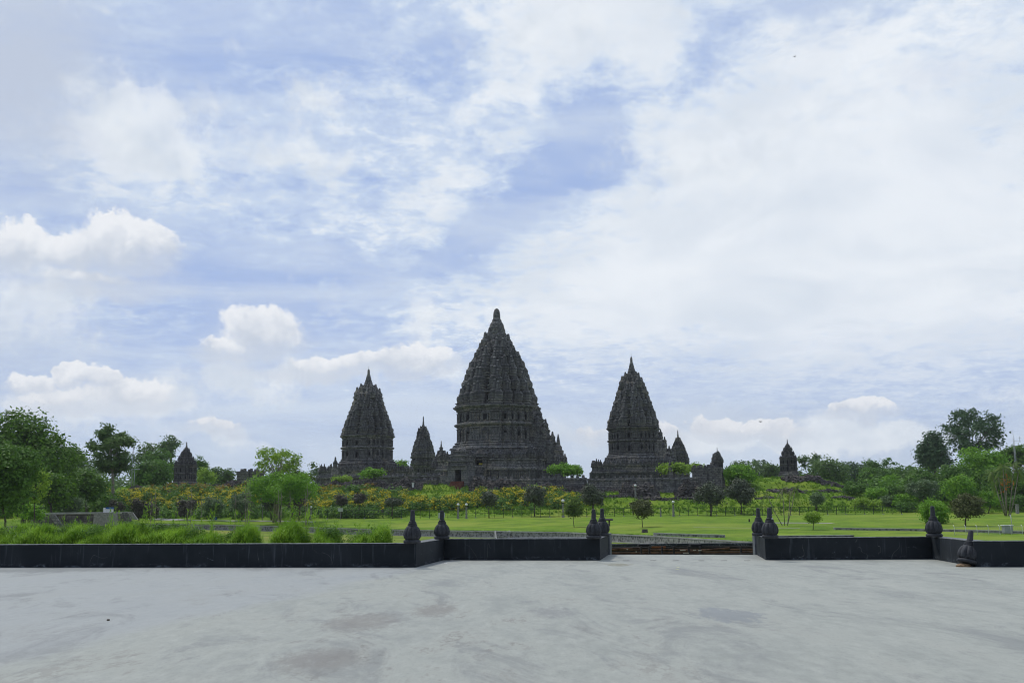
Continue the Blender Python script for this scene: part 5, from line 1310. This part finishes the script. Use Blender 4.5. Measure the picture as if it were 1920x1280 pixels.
def fbox(nm, pa, pb, ra, rb, Y, d, mat):
    a = at(pa, (ra + rb) / 2, Y); b = at(pb, (ra + rb) / 2, Y); h = abs(rb - ra) * Y / F
    mb = MB(); mb.box(((a[0] + b[0]) / 2 - 6.6, Y - 40, (a[2] + b[2]) / 2 + 2.9), (abs(b[0] - a[0]), d, h)); return mb.build(nm, mat, fr)
fbox('deck_edge', 1125, 1440, 1018.3, 1022.5, 47.0, .5, M['black_wall'])
fbox('back_board', 1125, 1440, 1023, 1048, 47.3, .1, M['dark_steel'])
fbox('beam', 1125, 1440, 1024.5, 1027.0, 45.5, .2, M['dark_steel'])
fbox('beam', 1140, 1420, 1029.0, 1030.8, 44.0, .15, M['rust'])
fbox('beam', 1140, 1420, 1033.8, 1036.8, 42.0, .15, M['rust'])
fbox('beam', 1140, 1420, 1037.6, 1039.0, 40.0, .12, M['dark_steel'])
fbox('rust_panel', 1222, 1248, 1023.6, 1026.8, 45.0, .05, M['orange_rust'])
for (a, b) in ((1196, 1216), (1293, 1314)): fbox('box_girder', a, b, 1020.0, 1024.0, 44.6, .5, M['near_black'])
for px in (1201, 1216, 1290, 1311, 1388, 1262, 1240): fbox('post', px, px + 3, 1024, 1042, 41.5, .1, M['dark_steel'])
for px, w, row in ((1276, 9, 1031), (1300, 5, 1031), (1309, 6, 1031.5), (1281, 10, 1036.3), (1330, 10, 1038), (1192, 2, 1034), (1175, 2.5, 1029.5)): fbox('pale_scrap', px, px + w, row - .7, row + .7, 41.0, .1, M['sandstone'])
for k in range(5):
    a = at(1145 + 56 * k, 1030 + (k % 2) * 2, 43); b = at(1200 + 56 * k, 1027 + (k % 3) * 3, 43); mb = MB(); mb.tube([(a[0] - 6.6, 3, a[2] + 2.9), (b[0] - 6.6, 3, b[2] + 2.9)], .045, 6); mb.build('brace', M['rust'], fr)

# ------------------------------------------------------------------ fence behind the lawn
def fence():
    FY = 224.0; pa, pb = 545, 1690; a = at(pa, 965, FY); b = at(pb, 960, FY); x0, x1 = a[0], b[0]; r = empty('metal_fence', (x0, FY, tz(x0, FY)), 0, 'long dark green metal fence of posts and rails behind the lawn', 'fence')
    z0 = tz(x0, FY); n = 66; xs = np.linspace(x0, x1, n + 1); hs = 1.95
    pm = MB(); pm.box((0, 0, hs / 2 - .1), (.10, .10, hs + .2)); me = pm.mesh('post'); me.materials.append(M['fence'])
    fm = MB(); fm.box((0, 0, .05), (.34, .34, .28), top=.8); fme = fm.mesh('footing'); fme.materials.append(M['coping'])
    for k, x in enumerate(xs):
        o = bpy.data.objects.new('post', me); COL.objects.link(o); o.parent = r; o.location = (x - x0, 0, tz(x, FY) - z0)
        if k % 4 == 0 or x > x0 + 60 and k % 2 == 0: o = bpy.data.objects.new('footing', fme); COL.objects.link(o); o.parent = r; o.location = (x - x0, -.3, tz(x, FY) - z0)
    for h, rd in ((.25, .028), (1.05, .028), (1.88, .035)):
        mb = MB(); mb.tube([(x - x0, 0, tz(x, FY) - z0 + h) for x in xs], rd, 5); mb.build('rail', M['fence'], r)
    mb = MB()
    for x in np.arange(x0 + 95, x1, .33): mb.box((x - x0, 0, tz(x, FY) - z0 + 1.05), (.022, .022, 1.66))
    mb.build('bars', M['fence'], r)
fence()

# lamp posts with white globes
def lamp_mesh():
    g = MB(); n = 16; prof = [(sin(t) * .26, 2.62 - cos(t) * .26) for t in np.linspace(.15, pi - .02, 12)]
    g.sweep([(cos(2 * pi * k / n), sin(2 * pi * k / n)) for k in range(n)], prof, smooth=True)
    p = MB(); p.box((0, 0, 1.05), (.34, .34, 2.1), top=.85); p.box((0, 0, .12), (.5, .5, .3), top=.85); p.box((0, 0, 2.12), (.40, .40, .1))
    c = MB(); c.sweep([(cos(2 * pi * k / 10), sin(2 * pi * k / 10)) for k in range(10)], [(.16, 2.17), (.12, 2.26), (.15, 2.36)])
    return g.mesh('globe'), p.mesh('pillar'), c.mesh('socket')
LG, LP_, LC = lamp_mesh(); LG.materials.append(M['globe']); LP_.materials.append(M['concrete_pole']); LC.materials.append(M['dark_steel'])
lamp0 = empty('garden_lamp', (0, 0, 0), 0, 'x', 'lamp')
for nm, me in (('pillar', LP_), ('socket', LC), ('globe', LG)): o = bpy.data.objects.new(nm, me); COL.objects.link(o); o.parent = lamp0
for i, (px, top, Y, s_, lb) in enumerate(((859, 943, 218, 1.06, 'stone lamp post with a white globe behind the second finial, left of a close pair'), (874.5, 943, 218, 1.06, 'stone lamp post with a white globe, right of the close pair behind the second finial'), (1055.5, 935.5, 222, 1.15, 'stone lamp post with a white globe beside the pale olive tree'),
        (1262, 938, 222, 1.05, 'stone lamp post with a white globe between the brownish-olive tree and the big dark trees'), (583.5, 948, 222, .72, 'short lamp post with a white globe among the flowers on the left'), (1192, 907.5, 247, .95, 'lone white globe lamp before the tall rubble heap'))):
    o = lamp0 if i == 0 else copy_tree(lamp0); b = col(px, Y); zt = at(px, top, Y)[2]; o.location = b; k = (zt - b[2]) / 2.88; o.scale = (max(k, .8),) * 2 + (k,); tag(o, lb, 'lamp', 'white globe garden lamps')
b = col(1238, 219); mb = MB(); mb.box((0, 0, .8), (.3, .3, 1.7), top=.8); mb.box((0, 0, 1.72), (.42, .42, .14)); tag(mb.build('stone_post', M['concrete_pole'], None, b), 'plain stone post without a globe, left of the lamp by the big dark trees', 'post')

# signs, bins and small things on the lawn
def sign(label, px, Y, top, wpx, hpx, post_row, two=False, ink=True, mat=None):
    b = ground(px, post_row); Y = b[1]; r = empty('sign', b, 0, label, 'sign'); w = wpx * Y / F; h = hpx * Y / F; zt = at(px, top, Y)[2] - b[2]
    mb = MB(); mb.box((0, 0, zt - h / 2), (w, .08, h)); mb.build('board', mat or M['sign_board'], r)
    mb = MB()
    for s_ in ((-1, 1) if two else (0,)): mb.box((s_ * w * .35, .02 + .08, (zt - h) / 2), (.12, .12, zt - h + .2))
    mb.build('post', M['concrete_pole'] if mat is None else M['bark'], r)
    return r
s1 = sign('small white notice board on a post before the flowers on the left', 638, 222, 952, 9, 6.5, 974)
s2 = sign('pale box-shaped sign on a brown post before the wide low tree', 491.5, 222, 944, 4.2, 5, 975)
s3 = sign('pale notice board half hidden behind the second finial', 828, 222, 961, 12, 8.5, 972)
b = ground(1142.5, 986); t = empty('info_stand', b, 0, 'dark slanted information stand on the lawn right of the paired finials', 'sign'); zt = at(1142, 974, b[1])[2] - b[2]
mb = MB(); mb.box((0, 0, zt / 2 - .05), (.28, .2, zt)); mb.build('post', M['bark'], t); mb = MB(); v = 14 * b[1] / F / 2
mb.add([(-v, -.3, zt - .12), (v, -.3, zt - .12), (v, .4, zt + .1), (-v, .4, zt + .1), (-v, -.3, zt - .02), (v, -.3, zt - .02), (v, .4, zt + .2), (-v, .4, zt + .2)], [(3, 2, 1, 0), (4, 5, 6, 7), (0, 1, 5, 4), (1, 2, 6, 5), (2, 3, 7, 6), (3, 0, 4, 7)]); mb.build('board', M['dark_steel'], t)
def block_thing(name, label, px, py, dims, mat, cat, rz=0.2, top=.85):
    b = ground(px, py); mb = MB(); mb.box((0, 0, dims[2] / 2), dims, rz, top=top); mb.box((0, 0, dims[2] + .02), (dims[0] * .9, dims[1] * .9, .05), rz); return tag(mb.build(name, mat, None, b), label, cat)
block_thing('blue_bench', 'blue bench-like object at the edge of the path on the left', 403, 974, (.9, .5, .55), M['blue'], 'bench')
block_thing('stone_block', 'dark square stone block on the lawn below the brownish-olive tree', 1209, 998, (.75, .6, .42), M['rubble'], 'stone')
block_thing('stone_block', 'tiny dark stone upright on the lawn left of the right finial pair', 1405, 978, (.2, .2, .45), M['dark_steel'], 'stone')
block_thing('stone_block', 'dark flat stone at the slope foot behind the fence, left of the first finial', 722, 963, (3.4, 1.5, .9), M['rubble'], 'stone')
b = ground(960, 1003); mb = MB(); mb.sweep([(cos(k * pi / 4), sin(k * pi / 4)) for k in range(8)], [(.45, -.6), (.35, .1), (.22, .45), (.1, .6)]); tag(mb.build('stone_marker', M['stone'], None, (b[0], b[1], b[2])), 'small dark cone-shaped stone beside the steps in the retaining wall', 'stone')

# concrete stairs and walls on the far left
cs = empty('concrete_stairs', col(150, 185), 0, 'grey stone terrace with pale sloping stair sides on the far left', 'stairs'); c0 = np.array(cs.location)
def cbox(nm, pa, pb, ra, rb, Y, d, mat, top=1.0):
    a = at(pa, ra, Y); b = at(pb, rb, Y); mb = MB(); mb.box(((a[0] + b[0]) / 2 - c0[0], Y - c0[1], (a[2] + b[2]) / 2 - c0[2]), (abs(b[0] - a[0]), d, abs(a[2] - b[2])), top=top); return mb.build(nm, mat, cs)
def slab(nm, quad, Y, d, mat):
    P = [at(x, y, Y) - c0 for x, y in quad]; v = [(p[0], p[1], p[2]) for p in P] + [(p[0], p[1] + d, p[2]) for p in P]; mb = MB(); mb.add(v, [(3, 2, 1, 0), (4, 5, 6, 7), (0, 1, 5, 4), (1, 2, 6, 5), (2, 3, 7, 6), (3, 0, 4, 7)]); return mb.build(nm, mat, cs)
cbox('terrace_wall', 66, 232, 962.5, 990, 190, 6, M['rubble']); cbox('terrace_top', 64, 234, 960.5, 962.5, 190, 6.4, M['coping'])
slab('stair_side', [(90, 963), (101, 963), (118, 986), (106, 986)], 184, .5, M['stone_light']); slab('stair_side', [(228, 960), (238, 960), (246, 980), (234, 980)], 184, .5, M['stone_light'])
slab('buttress', [(176, 961), (212, 961), (215, 985), (174, 985)], 184.5, 2, M['concrete_pole']); slab('stair_side', [(241, 960), (248, 960), (258, 974), (250, 974)], 184, .5, M['concrete_pole'])
for k in range(6): cbox('step', 229 + k * 2.2, 242 + k * 1.6, 962 + 3.4 * k, 965.4 + 3.4 * k, 186.4 - .35 * k, .5, M['concrete_pole'])
bx = empty('covered_box', at(203, 959.5, 187), 0, 'pale box under a blue cloth on the stone terrace at the left', 'box'); mb = MB(); mb.box((0, 0, .35), (1.5, 1.0, .9)); mb.build('box', M['white_paint'], bx); mb = MB(); mb.box((.25, -.02, .72), (1.2, 1.1, .3), top=.9); mb.build('cloth', M['blue'], bx)

# poles on the left
def pole(label, px, base_row, top, Y, rad, head=False, name='lamp_pole'):
    b = col(px, Y); b[2] = min(b[2], at(px, base_row, Y)[2]); zt = at(px, top, Y)[2] - b[2]; r = empty(name, b, 0, label, 'pole'); mb = MB(); mb.tube([(0, 0, 0), (0, 0, zt)], [rad * 1.3, rad * .8], 8); mb.build('shaft', M['grey_metal'], r)
    if head: mb = MB(); mb.box((.1, 0, zt + .1), (2.4, .5, .28)); mb.build('lamp_head', M['grey_metal'], r)
    return r
pole('tall thin grey pole behind the left rubble bank', 244.5, 918, 828, 275, .12, name='thin_pole'); pole('shorter grey pole with a flat lamp head, right of the tall thin pole', 249.5, 918, 880, 272, .10, True)
# mast at the right edge
mY = 240; mb_ = col(1911, mY); mast = empty('lattice_mast', mb_, 0, 'thin pale lattice mast at the right edge in front of the trees', 'mast'); zt = at(1911, 806, mY)[2] - mb_[2]; mb = MB()
for a_ in range(3): mb.tube([(cos(a_ * 2.094) * .22, sin(a_ * 2.094) * .22, 0), (cos(a_ * 2.094) * .16, sin(a_ * 2.094) * .16, zt * .9)], .035, 5)
mb.tube([(0, 0, zt * .9), (0, 0, zt)], .03, 5); mb.build('uprights', M['grey_metal'], mast); mb = MB()
for k in range(34):
    z0 = zt * .9 * k / 34; z1 = zt * .9 * (k + 1) / 34; a_ = k * 2.094; mb.tube([(cos(a_) * .2, sin(a_) * .2, z0), (cos(a_ + 2.094) * .2, sin(a_ + 2.094) * .2, z1)], .02, 4)
mb.build('bracing', M['grey_metal'], mast); mb = MB(); mb.tube([(-.1, 0, zt * .86), (1.6, 0, zt * .86)], .03, 5); mb.tube([(1.5, 0, zt * .84), (1.5, 0, zt * .92)], .05, 5); mb.tube([(1.2, 0, zt * .9), (2.0, 0, zt * .9)], .03, 5); mb.build('wind_gauge', M['grey_metal'], mast)

# white weather-station fence at the lower right
wf = empty('wire_fence', ground(1790, 1003), 0, 'low pale wire fence enclosure on the lawn at the lower right', 'fence'); w0 = np.array(wf.location)
wY = w0[1]; xs = [at(px, 1000, wY)[0] - w0[0] for px in np.linspace(1790, 1960, 9)]
for x in xs: mb = MB(); mb.tube([(x, 0, -.2), (x, 0, .95), (x - .05, .12, 1.12)], .03, 5); mb.build('post', M['white_paint'], wf)
mb = MB()
for h in (.15, .5, .92): mb.tube([(xs[0], 0, h), (xs[-1], 0, h)], .012, 4)
for x in np.arange(xs[0], xs[-1], .22): mb.tube([(x, 0, .1), (x, 0, .95)], .006, 3)
mb.build('wire', M['grey_metal'], wf)
bp = ground(1892, 1001); bx = empty('instrument_box', bp, 0, 'pale grey louvred instrument box inside the wire fence', 'box'); mb = MB(); mb.box((0, .3, .55), (.95, .7, .8)); mb.build('housing', M['grey_metal'], bx); mb = MB(); mb.box((0, .3, 1.0), (1.15, .9, .08)); mb.build('lid', M['white_paint'], bx)
for s_ in (-1, 1): mb = MB(); mb.box((s_ * .38, .3, .05), (.07, .07, .25)); mb.build('leg', M['grey_metal'], bx)
b = ground(1897, 985); mb = MB(); mb.tube([(0, 0, -.2), (0, 0, 1.1), (-.1, 0, 1.55)], .06, 6); tag(mb.build('white_pipe', M['white_paint'], None, b), 'short bent white pipe standing on the lawn at the right edge', 'pipe')
b = col(1906, 222); mb = MB(); mb.box((0, 0, 1.0), (.6, .5, 2.0), top=.9); mb.box((0, 0, 2.05), (.7, .6, .12)); tag(mb.build('concrete_pillar', M['concrete_pole'], None, b), 'squat grey concrete pillar by the foot of the mast', 'pillar')

# a few birds in the sky
M['bird'] = simple('dark_feathers', (0.03, 0.03, 0.035), .8)
for px, py, Y, lb in ((1490, 107, 90, 'tiny dark bird high in the sky on the right'), (1426, 791, 160, 'tiny dark bird low before the clouds on the right')):
    p = at(px, py, Y); s_ = .16 if Y < 100 else .3; mb = MB()
    mb.tube([(-s_ * .7, 0, 0), (-s_ * .3, 0, s_ * .1), (s_ * .4, 0, s_ * .1), (s_ * .8, 0, s_ * .05)], [s_ * .05, s_ * .17, s_ * .15, s_ * .03], 6); o = mb.build('bird', M['bird'], None, p, .4); tag(o, lb, 'bird')
    for q in (-1, 1): mb = MB(); mb.add([(-s_ * .25, q * s_ * .1, s_ * .12), (s_ * .25, q * s_ * .1, s_ * .12), (s_ * .15, q * s_ * 1.0, s_ * .75), (-s_ * .1, q * s_ * 1.3, s_ * .55)], [(0, 1, 2, 3), (3, 2, 1, 0)]); mb.build('wing', M['bird'], o)

# ------------------------------------------------------------------ humid air
def build_haze():
    mb = MB(); x0, x1, y0, y1, z0, z1 = -2600, 2600, -70, 5200, -6, 75
    mb.add([(x0, y0, z0), (x1, y0, z0), (x1, y1, z0), (x0, y1, z0), (x0, y0, z1), (x1, y0, z1), (x1, y1, z1), (x0, y1, z1)], [(3, 2, 1, 0), (4, 5, 6, 7), (0, 1, 5, 4), (1, 2, 6, 5), (2, 3, 7, 6), (3, 0, 4, 7)])
    m = bpy.data.materials.new('haze'); m.use_nodes = True; nt = m.node_tree; nt.nodes.clear()
    out = nt.nodes.new('ShaderNodeOutputMaterial'); v = nt.nodes.new('ShaderNodeVolumePrincipled')
    v.inputs['Color'].default_value = (0.92, 0.95, 1.0, 1); v.inputs['Density'].default_value = 0.0001; v.inputs['Anisotropy'].default_value = 0.0
    nt.links.new(v.outputs[0], out.inputs['Volume'])
    tag(mb.build('haze', m), kind='stuff')
build_haze()
